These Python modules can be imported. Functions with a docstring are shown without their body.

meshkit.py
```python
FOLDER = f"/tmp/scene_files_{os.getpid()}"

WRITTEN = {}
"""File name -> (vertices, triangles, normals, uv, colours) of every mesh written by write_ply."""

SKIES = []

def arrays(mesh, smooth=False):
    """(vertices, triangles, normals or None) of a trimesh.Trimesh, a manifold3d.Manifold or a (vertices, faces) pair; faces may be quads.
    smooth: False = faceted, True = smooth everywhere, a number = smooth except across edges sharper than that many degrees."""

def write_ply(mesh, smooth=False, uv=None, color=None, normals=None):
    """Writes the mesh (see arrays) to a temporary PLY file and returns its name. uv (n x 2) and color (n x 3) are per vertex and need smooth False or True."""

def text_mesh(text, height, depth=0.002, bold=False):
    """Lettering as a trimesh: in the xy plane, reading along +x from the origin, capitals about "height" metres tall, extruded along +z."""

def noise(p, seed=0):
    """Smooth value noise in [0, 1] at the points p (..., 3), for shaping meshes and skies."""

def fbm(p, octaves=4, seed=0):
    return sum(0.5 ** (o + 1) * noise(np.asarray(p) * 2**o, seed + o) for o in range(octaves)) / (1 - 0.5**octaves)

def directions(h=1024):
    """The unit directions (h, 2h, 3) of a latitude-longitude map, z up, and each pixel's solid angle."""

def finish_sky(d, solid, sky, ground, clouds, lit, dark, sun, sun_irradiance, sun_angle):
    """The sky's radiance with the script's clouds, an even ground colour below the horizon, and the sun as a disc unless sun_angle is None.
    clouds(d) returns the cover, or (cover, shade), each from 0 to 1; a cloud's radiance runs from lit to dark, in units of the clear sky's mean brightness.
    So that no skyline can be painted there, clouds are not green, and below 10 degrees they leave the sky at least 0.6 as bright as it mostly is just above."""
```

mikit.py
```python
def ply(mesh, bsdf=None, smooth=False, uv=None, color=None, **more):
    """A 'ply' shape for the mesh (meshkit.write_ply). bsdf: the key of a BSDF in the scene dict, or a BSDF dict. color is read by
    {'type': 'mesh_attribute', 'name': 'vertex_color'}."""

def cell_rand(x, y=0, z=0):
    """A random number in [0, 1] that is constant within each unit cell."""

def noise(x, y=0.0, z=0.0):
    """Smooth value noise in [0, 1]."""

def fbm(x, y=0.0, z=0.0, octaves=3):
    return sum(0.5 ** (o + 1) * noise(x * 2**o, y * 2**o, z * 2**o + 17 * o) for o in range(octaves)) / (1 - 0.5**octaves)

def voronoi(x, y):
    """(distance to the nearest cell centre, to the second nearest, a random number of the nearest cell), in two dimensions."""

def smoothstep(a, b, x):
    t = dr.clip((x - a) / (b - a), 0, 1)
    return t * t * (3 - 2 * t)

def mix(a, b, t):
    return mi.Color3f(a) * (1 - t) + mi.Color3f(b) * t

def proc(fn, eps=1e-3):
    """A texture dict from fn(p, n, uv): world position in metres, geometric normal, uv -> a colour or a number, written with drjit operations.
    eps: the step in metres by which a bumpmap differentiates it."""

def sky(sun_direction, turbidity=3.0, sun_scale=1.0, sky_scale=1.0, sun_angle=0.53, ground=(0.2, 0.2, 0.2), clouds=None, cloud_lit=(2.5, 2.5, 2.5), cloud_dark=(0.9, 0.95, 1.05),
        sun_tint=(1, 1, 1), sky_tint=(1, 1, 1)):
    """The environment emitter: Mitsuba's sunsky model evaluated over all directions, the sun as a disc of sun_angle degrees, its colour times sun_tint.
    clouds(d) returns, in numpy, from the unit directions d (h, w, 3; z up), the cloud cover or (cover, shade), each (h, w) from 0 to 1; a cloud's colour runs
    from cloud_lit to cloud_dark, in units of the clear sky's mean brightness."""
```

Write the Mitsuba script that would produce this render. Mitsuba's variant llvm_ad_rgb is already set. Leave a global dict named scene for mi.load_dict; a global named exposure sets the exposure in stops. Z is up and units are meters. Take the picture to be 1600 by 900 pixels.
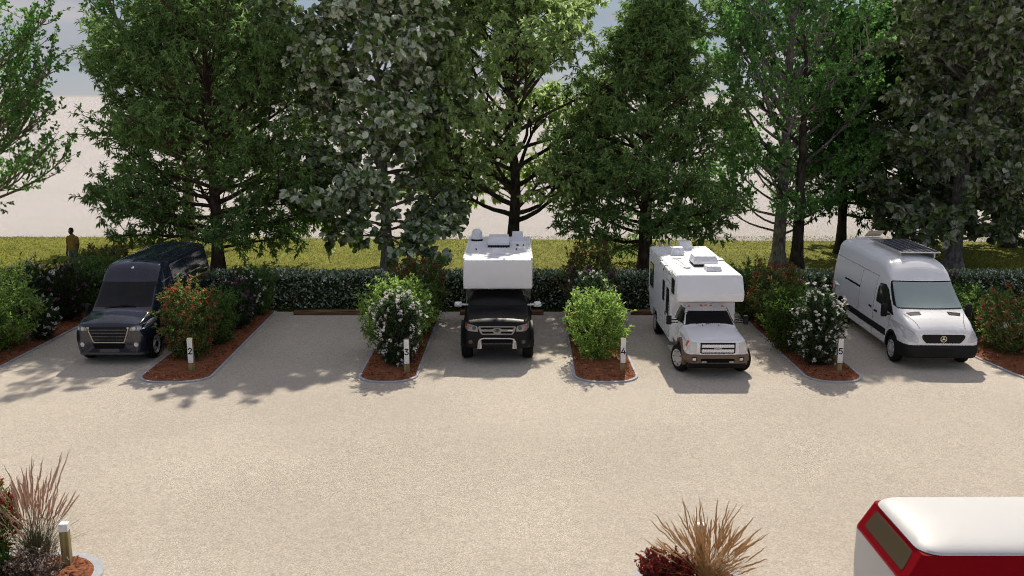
import math
import numpy as np
import drjit as dr
import mitsuba as mi
import trimesh
import manifold3d as m3
from shapely.geometry import Polygon, Point, box as sbox, LineString
from shapely.ops import unary_union
from scipy.interpolate import PchipInterpolator
import mikit
import meshkit
from mikit import proc, noise, fbm, voronoi, cell_rand, smoothstep, mix

T = mi.ScalarTransform4f
PI = math.pi
scene, labels = {}, {}

# ------------------------------------------------------------------ camera, sky, exposure
PITCH = math.atan(300 / 1500)
scene['camera'] = dict(type='perspective', fov=2 * math.degrees(math.atan(800 / 1500)), fov_axis='x', near_clip=0.1, far_clip=9000.0,
                       to_world=T().look_at(origin=[0, 0, 6.66], target=[0, 10 * math.cos(PITCH), 6.66 - 10 * math.sin(PITCH)], up=[0, 0, 1]))


def clouds(d):
    """soft broken cumulus over a hazy blue-grey low sky, thinner towards the zenith"""
    el = np.arcsin(np.clip(d[..., 2], -1, 1)); az = np.arctan2(d[..., 0], d[..., 1])
    q = np.stack([np.sin(az) * 10.0, np.cos(az) * 10.0, el * 26.0], -1)
    n = meshkit.fbm(q + 3.0, 6, seed=5)
    wisp = meshkit.fbm(q * [0.8, 0.8, 2.2] + 11.0, 5, seed=8)
    puff = np.clip((n - 0.47) / 0.10, 0, 1)
    high = np.clip((el - 0.25) / 0.5, 0, 1)
    cover = (0.95 - 0.25 * high) * (0.9 + 0.1 * puff)
    haze = np.clip(1 - el / 0.075, 0, 1) ** 1.2
    shade = 1.0 - np.maximum(0.62 * puff * (0.45 + 0.55 * np.clip((n - 0.47) / 0.25, 0, 1)) + 0.10 * np.clip((wisp - 0.4) / 0.3, 0, 1), 0.34 * haze)
    shade = shade * (1 - high) + high * 0.25 * (1 - puff)  # clouds above the view, kept bright to lift light in shaded ground
    return cover, np.clip(shade, 0, 1)


SUN = (0.15, 1.06, 1.0)
scene['sky'] = mikit.sky(SUN, turbidity=3.0, sun_scale=1.0, sky_scale=1.40, clouds=clouds, cloud_lit=(1.16, 1.04, 1.02), cloud_dark=(0.225, 0.40, 0.61), sky_tint=(1.30, 1.0, 0.80),
                         ground=(0.4, 0.38, 0.35), sun_tint=(0.96, 1.07, 1.23))
exposure = 2.0

# ------------------------------------------------------------------ helpers


def numbered(key):
    if key not in scene and key not in labels and not any(k.startswith(key + '__') for k in scene):
        return key
    i = 1
    while f'{key}_{i:03d}' in scene or f'{key}_{i:03d}' in labels or any(k.startswith(f'{key}_{i:03d}__') for k in scene):
        i += 1
    return f'{key}_{i:03d}'


used_parts = {}


def part_key(parent, name):
    k = f'{parent}__{name}'
    n = used_parts.get(k, 0)
    used_parts[k] = n + 1
    return k if n == 0 else f'{k}_{n:03d}'


def thing(name, label, cat, group=None):
    key = numbered(name)
    labels[key] = {'label': label, 'category': cat}
    if group:
        labels[key]['group'] = group
    return key


def put(key, mesh, mat, smooth=False, place=None, color=None):
    d = mikit.ply(mesh, mat, smooth=smooth, color=color)
    if place is not None:
        d['to_world'] = place
    scene[key] = d
    return key


def part(parent, name, mesh, mat, smooth=35, place=None, color=None, kind=None, label=None):
    k = part_key(parent, name)
    put(k, mesh, mat, smooth, place, color)
    e = {}
    if kind:
        e['kind'] = kind
    if label:
        e['label'] = label
    if e:
        labels[k] = e
    return k


def struct(name, mesh, mat, smooth=False, parent=None):
    if parent:
        return part(parent, name, mesh, mat, smooth)
    k = numbered(name)
    put(k, mesh, mat, smooth)
    labels[k] = {'kind': 'structure'}
    return k


def tm(v, f):
    return trimesh.Trimesh(np.asarray(v, float), np.asarray(f, int), process=False)


def cat(*ms):
    out, fo, at = [], [], 0
    for m in ms:
        out.append(np.asarray(m.vertices)); fo.append(np.asarray(m.faces) + at); at += len(m.vertices)
    return tm(np.vstack(out), np.vstack(fo))


def shift(m, x=0, y=0, z=0, rz=0.0, about=None):
    m = m.copy()
    if rz:
        c, s = math.cos(rz), math.sin(rz)
        v = np.array(m.vertices); o = np.array(about if about is not None else (0, 0, 0), float)
        v = (v - o) @ np.array([[c, s, 0], [-s, c, 0], [0, 0, 1]]) + o
        m.vertices = v
    m.vertices = np.asarray(m.vertices) + [x, y, z]
    return m


def rbox(x0, x1, y0, y1, z0, z1, b=0.012):
    """a box with chamfered edges"""
    b = min(b, 0.45 * (x1 - x0), 0.45 * (y1 - y0), 0.45 * (z1 - z0))
    pts = []
    for ax in range(3):
        for sx in (0, 1):
            for sy in (0, 1):
                for sz in (0, 1):
                    s = [sx, sy, sz]; lo = [x0, y0, z0]; hi = [x1, y1, z1]; p = []
                    for k in range(3):
                        v = hi[k] if s[k] else lo[k]
                        if k != ax:
                            v += -b if s[k] else b
                        p.append(v)
                    pts.append(p)
    return hull(pts)


def hull(pts):
    m = m3.Manifold.hull_points(np.asarray(pts, float)).to_mesh()
    return tm(m.vert_properties[:, :3], m.tri_verts)


def mani(m):
    return m3.Manifold(m3.Mesh(np.asarray(m.vertices, np.float32), np.asarray(m.faces, np.uint32)))


def unmani(m):
    q = m.to_mesh()
    return tm(q.vert_properties[:, :3], q.tri_verts)


def tube(points, radii, sides=6, cap=False):
    p = np.asarray(points, float)
    n = len(p)
    r = np.broadcast_to(np.asarray(radii, float), (n,))
    t = np.empty_like(p)
    t[1:-1] = p[2:] - p[:-2]; t[0] = p[1] - p[0]; t[-1] = p[-1] - p[-2]
    t /= np.linalg.norm(t, axis=1, keepdims=True) + 1e-12
    ref = np.array([0.0, 0.0, 1.0]) if abs(t[:, 2]).mean() < 0.85 else np.array([1.0, 0.0, 0.0])
    a = np.cross(t, ref); a /= np.linalg.norm(a, axis=1, keepdims=True) + 1e-12
    b = np.cross(t, a)
    ang = np.arange(sides) * 2 * PI / sides
    v = p[:, None] + r[:, None, None] * (np.cos(ang)[None, :, None] * a[:, None] + np.sin(ang)[None, :, None] * b[:, None])
    i, j = np.meshgrid(np.arange(n - 1), np.arange(sides), indexing='ij')
    q = np.stack([i * sides + j, i * sides + (j + 1) % sides, (i + 1) * sides + (j + 1) % sides, (i + 1) * sides + j], -1).reshape(-1, 4)
    f = np.vstack([q[:, [0, 1, 2]], q[:, [0, 2, 3]]])
    v = v.reshape(-1, 3)
    if cap:
        k = len(v)
        v = np.vstack([v, p[0], p[-1]])
        jj = np.arange(sides); kk = (jj + 1) % sides
        f = np.vstack([f, np.stack([kk, jj, 0 * jj + k], 1), np.stack([(n - 1) * sides + jj, (n - 1) * sides + kk, 0 * jj + k + 1], 1)])
    return v, f


class MB:
    def __init__(self):
        self.v, self.f, self.n = [], [], 0

    def add(self, v, f):
        self.v.append(v); self.f.append(f + self.n); self.n += len(v)
        return self

    def mesh(self):
        return tm(np.vstack(self.v), np.vstack(self.f))


def pipe(points, r, sides=8):
    return tm(*tube(points, r, sides, cap=True))


def lathe(profile, n=40, axis='z'):
    """profile [(radius, along)], closed loop not needed"""
    p = np.asarray(profile, float)
    a = np.arange(n) * 2 * PI / n
    v = np.stack([p[:, None, 0] * np.cos(a), p[:, None, 0] * np.sin(a), np.broadcast_to(p[:, None, 1], (len(p), n))], -1).reshape(-1, 3)
    i, j = np.meshgrid(np.arange(len(p) - 1), np.arange(n), indexing='ij')
    q = np.stack([i * n + j, i * n + (j + 1) % n, (i + 1) * n + (j + 1) % n, (i + 1) * n + j], -1).reshape(-1, 4)
    f = np.vstack([q[:, [0, 1, 2]], q[:, [0, 2, 3]]])
    if axis == 'x':
        v = v[:, [2, 0, 1]]
    if axis == 'y':
        v = v[:, [1, 2, 0]]
    return tm(v, f)


def prism(poly, z0, z1):
    """shapely polygon extruded in z"""
    gs = getattr(poly, 'geoms', [poly])
    out = []
    for g in gs:
        m = trimesh.creation.extrude_polygon(g, z1 - z0, engine='earcut')
        out.append(shift(m, 0, 0, z0))
    return cat(*out)


def rp(pts, r=0.02):
    p = Polygon(pts)
    return p.buffer(-r, quad_segs=4).buffer(r, quad_segs=4) if r else p


def sheet(poly, max_edge=None):
    gs = getattr(poly, 'geoms', [poly])
    vs, fs, at = [], [], 0
    for g in gs:
        v, f = trimesh.creation.triangulate_polygon(g, engine='earcut')
        if max_edge:
            v3 = np.column_stack([v, np.zeros(len(v))])
            v3, f = trimesh.remesh.subdivide_to_size(v3, f, max_edge, max_iter=12)
            v = v3[:, :2]
        m = trimesh.Trimesh(np.column_stack([v, np.zeros(len(v))]), f)
        m.merge_vertices(digits_vertex=6)
        v, f = np.array(m.vertices)[:, :2], np.array(m.faces)
        a = v[f]
        s = (a[:, 1, 0] - a[:, 0, 0]) * (a[:, 2, 1] - a[:, 0, 1]) - (a[:, 1, 1] - a[:, 0, 1]) * (a[:, 2, 0] - a[:, 0, 0])
        f = np.where(s[:, None] < 0, f[:, ::-1], f)
        vs.append(v); fs.append(f + at); at += len(v)
    return np.vstack(vs), np.vstack(fs)


AX = {'front': (0, 2, 1, -1), 'back': (0, 2, 1, 1), 'left': (1, 2, 0, -1), 'right': (1, 2, 0, 1), 'top': (0, 1, 2, 1)}


def decal(body, poly, side, off=0.005, edge=0.08, skirt=0.012):
    """a thin panel that follows the body's surface: poly in the two coordinates seen from that side"""
    a, b, c, s = AX[side]
    p, f = sheet(poly, edge)
    V, F = np.asarray(body.vertices), np.asarray(body.faces)
    tri = V[F]
    lo, hi = p.min(0), p.max(0)
    A = tri[:, :, [a, b]]
    keep = (A[..., 0].max(1) >= lo[0] - .01) & (A[..., 0].min(1) <= hi[0] + .01) & (A[..., 1].max(1) >= lo[1] - .01) & (A[..., 1].min(1) <= hi[1] + .01)
    fn = np.cross(tri[:, 1] - tri[:, 0], tri[:, 2] - tri[:, 0])
    ln = np.linalg.norm(fn, axis=1); keep &= (ln > 1e-12)
    fn = fn / (ln[:, None] + 1e-20)
    keep &= fn[:, c] * s > 0.02
    tri, A, fn = tri[keep], A[keep], fn[keep]
    d0, d1 = A[:, 1] - A[:, 0], A[:, 2] - A[:, 0]
    den = d0[:, 0] * d1[:, 1] - d0[:, 1] * d1[:, 0]
    den = np.where(abs(den) < 1e-14, 1e-14, den)
    q = p[:, None] - A[None, :, 0]
    u = (q[..., 0] * d1[:, 1] - q[..., 1] * d1[:, 0]) / den
    v = (d0[:, 0] * q[..., 1] - d0[:, 1] * q[..., 0]) / den
    ins = (u > -1e-4) & (v > -1e-4) & (u + v < 1 + 1e-4)
    depth = tri[None, :, 0, c] + u * (tri[:, 1, c] - tri[:, 0, c]) + v * (tri[:, 2, c] - tri[:, 0, c])
    score = np.where(ins, depth * s, -1e9)
    k = score.argmax(1); best = score[np.arange(len(p)), k]
    ok = best > -1e8
    nrm = fn[k]
    if not ok.all():
        good = np.nonzero(ok)[0]
        for i in np.nonzero(~ok)[0]:
            j = good[((p[good] - p[i]) ** 2).sum(1).argmin()]
            best[i], nrm[i] = best[j], nrm[j]
    out = np.zeros((len(p), 3)); out[:, a], out[:, b], out[:, c] = p[:, 0], p[:, 1], best * s
    nrm = nrm.copy(); nrm[:, c] += 0.6 * s
    nrm /= np.linalg.norm(nrm, axis=1, keepdims=True)
    top = out + nrm * off
    g = np.cross(top[f[:, 1]] - top[f[:, 0]], top[f[:, 2]] - top[f[:, 0]])
    f = np.where((g[:, c] * s < 0)[:, None], f[:, ::-1], f)
    e = np.vstack([f[:, [0, 1]], f[:, [1, 2]], f[:, [2, 0]]])
    key = {tuple(x) for x in e}
    bd = np.array([x for x in e if (x[1], x[0]) not in key])
    low = out - nrm * skirt
    n = len(top)
    fs = np.vstack([f, np.stack([bd[:, 0], bd[:, 0] + n, bd[:, 1]], 1), np.stack([bd[:, 1], bd[:, 0] + n, bd[:, 1] + n], 1)])
    return tm(np.vstack([top, low]), fs)


def loft(keys, ny=90, nside=10, narc=7, ntop=8):
    """keys: list of (y, z0, wb, zm, wm, wt, zt, r, crown): a closed car-like body. Half-profile: floor, side bulging to wm at zm, roof corner of radius r, crowned top."""
    K = np.array(keys, float)
    ys = np.unique(np.concatenate([np.linspace(K[0, 0], K[-1, 0], ny), K[:, 0]]))
    P = np.column_stack([PchipInterpolator(K[:, 0], K[:, i])(ys) for i in range(1, 9)])
    rings = []
    for y, (z0, wb, zm, wm, wt, zt, r, cr) in zip(ys, P):
        rb = 0.05
        half = [(wb * 0.5, z0), (wb - rb, z0)] + [(wb - rb + rb * math.sin(t), z0 + rb - rb * math.cos(t)) for t in (PI / 4,)]
        zs = np.linspace(z0 + rb, zt - r, nside)
        side = PchipInterpolator([z0 + rb, max(zm, z0 + rb + .02), max(zt - r, z0 + rb + .04)], [wb, wm, wt])
        half += [(float(side(z)), z) for z in zs]
        half += [(wt - r + r * math.cos(t), zt - r + r * math.sin(t)) for t in np.linspace(0, PI / 2, narc)[1:]]
        half += [((wt - r) * (1 - s), zt + cr * (1 - (1 - s) ** 2)) for s in np.linspace(0, 1, ntop)[1:]]
        h = np.array(half)
        left = h[:-1][::-1] * [-1, 1]
        ring = np.vstack([[[0, z0]], h, left])
        rings.append(np.column_stack([ring[:, 0], np.full(len(ring), y), ring[:, 1]]))
    R = np.array(rings); n, m = R.shape[:2]
    i, j = np.meshgrid(np.arange(n - 1), np.arange(m), indexing='ij')
    q = np.stack([i * m + j, (i + 1) * m + j, (i + 1) * m + (j + 1) % m, i * m + (j + 1) % m], -1).reshape(-1, 4)
    v = R.reshape(-1, 3)
    k = len(v)
    v = np.vstack([v, R[0].mean(0), R[-1].mean(0)])
    jj = np.arange(m); kk = (jj + 1) % m
    f = np.vstack([q[:, [0, 1, 2]], q[:, [0, 2, 3]], np.stack([jj, kk, 0 * jj + k], 1), np.stack([(n - 1) * m + kk, (n - 1) * m + jj, 0 * jj + k + 1], 1)])
    mesh = tm(v, f)
    if mesh.volume < 0:
        mesh.invert()
    return mesh


def bevel_extrude(poly, x0, x1, b=0.03):
    """polygon in (y, z) extruded along x with bevelled ends"""
    sm = poly.buffer(-b, join_style='mitre')
    M = []
    for pol, a, c in ((poly, x0 + b, x1 - b), (sm, x0, x1)):
        m = trimesh.creation.extrude_polygon(pol, c - a, engine='earcut')
        v = np.array(m.vertices)
        M.append(tm(np.column_stack([v[:, 2] + a, v[:, 0], v[:, 1]]), m.faces))
    # hull-free bevel: ring between the two outlines
    po, ps = np.array(poly.exterior.coords)[:-1], np.array(sm.exterior.coords)[:-1]
    if len(po) != len(ps):
        return M[0]
    # align the start of the two outlines
    s = ((ps - po[0]) ** 2).sum(1).argmin(); ps = np.roll(ps, -s, 0)
    if ((ps[1] - po[1]) ** 2).sum() > ((ps[-1] - po[1]) ** 2).sum():
        ps = np.roll(ps[::-1], 1, 0)
    n = len(po)
    rings = [np.column_stack([np.full(n, x0), ps]), np.column_stack([np.full(n, x0 + b), po]), np.column_stack([np.full(n, x1 - b), po]), np.column_stack([np.full(n, x1), ps])]
    v = np.vstack(rings)
    i, j = np.meshgrid(np.arange(3), np.arange(n), indexing='ij')
    q = np.stack([i * n + j, (i + 1) * n + j, (i + 1) * n + (j + 1) % n, i * n + (j + 1) % n], -1).reshape(-1, 4)
    f = [q[:, [0, 1, 2]], q[:, [0, 2, 3]]]
    pv, pf = trimesh.creation.triangulate_polygon(Polygon(ps), engine='earcut')
    idx = np.array([((ps - x) ** 2).sum(1).argmin() for x in pv])
    f += [idx[pf], idx[pf][:, ::-1] + 3 * n]
    mesh = tm(v, np.vstack(f))
    trimesh.repair.fix_normals(mesh)
    return mesh


# ------------------------------------------------------------------ materials


def rgb(*c):
    return {'type': 'rgb', 'value': list(c)}


def principled(name, col, rough=0.5, metal=0.0, spec=0.5, clear=0.0, two=False, **more):
    b = {'type': 'principled', 'base_color': col if isinstance(col, dict) else rgb(*col), 'roughness': rough, 'metallic': metal, 'specular': spec, **more}
    if clear:
        b['clearcoat'] = clear; b['clearcoat_gloss'] = 0.95
    scene[name] = {'type': 'twosided', 'bsdf': b} if two else b
    return name


def bumped(name, inner, fn, scale, eps=2e-3):
    scene[name] = {'type': 'twosided', 'bsdf': {'type': 'bumpmap', 'arbitrary': proc(fn, eps), 'scale': scale, 'bsdf': inner}}
    return name


def grav_col(p, n, uv):
    big = fbm(p.x * 0.35, p.y * 0.35, 0.0, 3)
    mid = fbm(p.x * 5.0, p.y * 5.0, 3.0, 3)
    d1, d2, r = voronoi(p.x * 40.0, p.y * 40.0)
    e1, e2, q = voronoi(p.x * 11.0, p.y * 11.0)
    base = mix((0.398, 0.355, 0.302), (0.442, 0.396, 0.338), smoothstep(0.25, 0.75, big * 0.75 + mid * 0.25))
    stone = 0.82 + 0.34 * r
    lane = noise(p.x * 0.9 + 0.6 * noise(p.x * 0.2, p.y * 0.15), p.y * 0.045, 7.0)
    k = base * stone * (0.96 + 0.08 * q) * (0.965 + 0.06 * lane)
    k = k * (1 - 0.25 * smoothstep(0.55, 0.9, d1))
    grey = smoothstep(0.88, 0.92, r)
    return mix(k, mi.Color3f(0.32, 0.28, 0.24), grey * 0.6)


def grav_h(p, n, uv):
    d1, d2, r = voronoi(p.x * 40.0, p.y * 40.0)
    return (1 - smoothstep(0.0, 0.7, d1)) * 0.8 + fbm(p.x * 4.0, p.y * 4.0, 1.0, 2) * 0.4


bumped('m_gravel', {'type': 'principled', 'base_color': proc(grav_col), 'roughness': 0.95, 'specular': 0.15}, grav_h, 0.004, 3e-3)


def plain_col(p, n, uv):
    v = fbm(p.x * 0.05, p.y * 0.05, 0.0, 4)
    w = fbm(p.x * 1.2, p.y * 1.2, 5.0, 2)
    return mix((0.36, 0.335, 0.325), (0.415, 0.385, 0.375), 0.7 * v + 0.3 * w)


principled('m_plain', proc(plain_col), 0.95, spec=0.1)


def lawn_col(p, n, uv):
    a = fbm(p.x * 0.6, p.y * 0.6, 0.0, 3)
    b = fbm(p.x * 9.0, p.y * 4.0, 2.0, 3)
    c = noise(p.x * 45.0, p.y * 30.0, 1.0)
    k = mix((0.115, 0.126, 0.016), (0.198, 0.200, 0.034), smoothstep(0.25, 0.75, 0.45 * a + 0.55 * b))
    return k * (0.75 + 0.5 * c)


principled('m_lawn', proc(lawn_col), 0.9, spec=0.1)
scene['m_blade'] = {'type': 'principledthin', 'base_color': {'type': 'mesh_attribute', 'name': 'vertex_color'}, 'roughness': 0.6, 'diff_trans': 0.8, 'spec_trans': 0.0}


def mulch_col(p, n, uv):
    d1, d2, r = voronoi(p.x * 24.0 + 3 * noise(p.x * 9, p.y * 9), p.y * 34.0)
    b = fbm(p.x * 3.0, p.y * 3.0, 0.0, 3)
    return mix((0.10, 0.034, 0.017), (0.31, 0.125, 0.066), r * 0.7 + 0.3 * b)


def mulch_h(p, n, uv):
    d1, d2, r = voronoi(p.x * 24.0 + 3 * noise(p.x * 9, p.y * 9), p.y * 34.0)
    return r * 0.7 + (1 - d1) * 0.3


bumped('m_mulch', {'type': 'principled', 'base_color': proc(mulch_col), 'roughness': 0.95, 'specular': 0.1}, mulch_h, 0.02, 4e-3)


def kerb_col(p, n, uv):
    b = fbm(p.x * 6.0, p.y * 6.0, p.z * 6, 3)
    s = noise(p.x * 70, p.y * 70, p.z * 70)
    return mix((0.30, 0.31, 0.345), (0.42, 0.43, 0.46), b) * (0.85 + 0.3 * s)


principled('m_kerb', proc(kerb_col), 0.85, spec=0.2)


def wood_fn(c1, c2, f=1.0):
    def col(p, n, uv):
        g = fbm(p.x * 30.0 * f, p.y * 30.0 * f, p.z * 2.5 * f, 3)
        h = fbm(p.x * 3, p.y * 3, p.z * 3, 2)
        return mix(c1, c2, smoothstep(0.3, 0.7, 0.75 * g + 0.25 * h))
    return col


principled('m_post_wood', proc(wood_fn((0.15, 0.115, 0.05), (0.30, 0.25, 0.115))), 0.8, spec=0.2)


def sleeper_col(p, n, uv):
    g = fbm(p.x * 2.2, p.y * 40, p.z * 40, 3)
    h = fbm(p.x * 1.7, p.y * 6, p.z * 6, 3)
    return mix((0.05, 0.028, 0.018), (0.24, 0.135, 0.085), smoothstep(0.25, 0.75, 0.5 * g + 0.5 * h))


principled('m_sleeper', proc(sleeper_col), 0.9, spec=0.15)


def bark_fn(c1, c2, f):
    def col(p, n, uv):
        r = fbm(p.x * 14 * f, p.y * 14 * f, p.z * 4 * f, 3)
        l = fbm(p.x * 3, p.y * 3, p.z * 2, 2)
        return mix(c1, c2, smoothstep(0.3, 0.72, 0.7 * r + 0.3 * l))
    return col


principled('m_bark_dark', proc(bark_fn((0.022, 0.018, 0.015), (0.085, 0.068, 0.052), 1.0)), 0.95, spec=0.1)
principled('m_bark_brown', proc(bark_fn((0.045, 0.030, 0.024), (0.13, 0.092, 0.075), 1.0)), 0.95, spec=0.1)
principled('m_bark_grey', proc(bark_fn((0.12, 0.105, 0.10), (0.33, 0.30, 0.285), 1.4)), 0.95, spec=0.1)
principled('m_bark_pale', proc(bark_fn((0.16, 0.12, 0.085), (0.36, 0.29, 0.23), 1.4)), 0.95, spec=0.1)
VC = {'type': 'mesh_attribute', 'name': 'vertex_color'}
scene['m_leaf'] = {'type': 'principledthin', 'base_color': VC, 'roughness': 0.55, 'diff_trans': 1.05, 'spec_trans': 0.0, 'eta': 1.4}
scene['m_leaf_gloss'] = {'type': 'principledthin', 'base_color': VC, 'roughness': 0.42, 'diff_trans': 0.6, 'spec_trans': 0.0, 'eta': 1.5}
scene['m_leaf_thin'] = {'type': 'principledthin', 'base_color': VC, 'roughness': 0.55, 'diff_trans': 1.3, 'spec_trans': 0.0, 'eta': 1.35}
scene['m_leaf_hedge'] = {'type': 'principledthin', 'base_color': VC, 'roughness': 0.5, 'diff_trans': 0.35, 'spec_trans': 0.0, 'eta': 1.4}
scene['m_petal'] = {'type': 'principledthin', 'base_color': VC, 'roughness': 0.7, 'diff_trans': 0.6, 'spec_trans': 0.0}
principled('m_hedge_core', (0.022, 0.030, 0.016), 1.0, spec=0.0)


def wall_col(p, n, uv):
    b = fbm(p.x * 5, p.y * 5, p.z * 5, 4)
    return mix((0.10, 0.10, 0.10), (0.19, 0.185, 0.18), b)


principled('m_wall', proc(wall_col), 0.9, spec=0.2)
principled('m_coping', proc(kerb_col), 0.85, spec=0.2)

# vehicle materials
principled('m_white', (0.72, 0.72, 0.75), 0.32, spec=0.5, clear=0.5)
principled('m_white_gel', (0.72, 0.72, 0.75), 0.42, spec=0.4)
principled('m_white_matte', (0.72, 0.72, 0.72), 0.6, spec=0.3)
scene['m_navy'] = {'type': 'principled', 'base_color': rgb(0.008, 0.012, 0.030), 'roughness': 0.07, 'metallic': 0.0, 'eta': 1.5, 'clearcoat': 0.5, 'clearcoat_gloss': 0.98}
principled('m_black_paint', (0.006, 0.006, 0.007), 0.45, spec=0.18)
principled('m_black_plastic', (0.010, 0.010, 0.011), 0.6, spec=0.2)
principled('m_rubber', (0.012, 0.012, 0.012), 0.9, spec=0.2)
principled('m_seam', (0.22, 0.22, 0.23), 0.8, spec=0.1)
principled('m_dark_glass', (0.006, 0.007, 0.009), 0.06, spec=0.25)
principled('m_side_glass', (0.02, 0.025, 0.02), 0.03, spec=0.8)
principled('m_sky_sheen_glass', (0.25, 0.315, 0.31), 0.05, spec=0.9)  # pale teal base stands in for bright sky reflected in the windscreen
principled('m_chrome', (0.62, 0.60, 0.58), 0.22, metal=1.0)
principled('m_silver', (0.48, 0.48, 0.49), 0.35, metal=0.35)
principled('m_grey_plastic', (0.085, 0.083, 0.083), 0.55, spec=0.3)
principled('m_lamp', (0.50, 0.50, 0.52), 0.12, metal=0.1, spec=0.8, clear=1.0)
principled('m_lamp_dark', (0.16, 0.17, 0.19), 0.12, metal=0.4, spec=0.8, clear=1.0)
principled('m_amber', (0.62, 0.10, 0.02), 0.25, spec=0.6, clear=0.6)
principled('m_red_lamp', (0.45, 0.015, 0.015), 0.25, spec=0.6, clear=0.6)
principled('m_brown_trim', (0.13, 0.085, 0.055), 0.5, spec=0.4)
principled('m_red_paint', (0.20, 0.002, 0.007), 0.6, spec=0.04)
principled('m_bus_grey', (0.46, 0.455, 0.46), 0.35, spec=0.5, clear=0.4)
principled('m_brown_glass', (0.075, 0.058, 0.038), 0.12, spec=0.5)
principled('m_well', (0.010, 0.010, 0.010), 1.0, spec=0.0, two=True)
principled('m_cell', (0.05, 0.055, 0.075), 0.12, spec=0.9, clear=1.0)
principled('m_beige', (0.55, 0.47, 0.36), 0.6)
principled('m_black_print', (0.012, 0.012, 0.014), 0.7, spec=0.2)


def mottled_white(p, n, uv):
    b = fbm(p.x * 12, p.y * 12, p.z * 5, 3)
    return mix((0.62, 0.62, 0.64), (0.76, 0.76, 0.77), b)


principled('m_post_white', proc(mottled_white), 0.6, spec=0.3)
principled('m_skin', (0.045, 0.024, 0.016), 0.55)
principled('m_hair', (0.008, 0.007, 0.006), 0.8)
principled('m_shirt', (0.25, 0.15, 0.04), 0.9, spec=0.1)
principled('m_jeans', (0.10, 0.125, 0.175), 0.9, spec=0.1)
principled('m_shoe', (0.03, 0.03, 0.03), 0.7)

# ------------------------------------------------------------------ setting: ground, lot, lawn, beds


def flat(poly, z, edge=None):
    v, f = sheet(poly, edge)
    return tm(np.column_stack([v, np.full(len(v), z)]), f)


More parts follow.
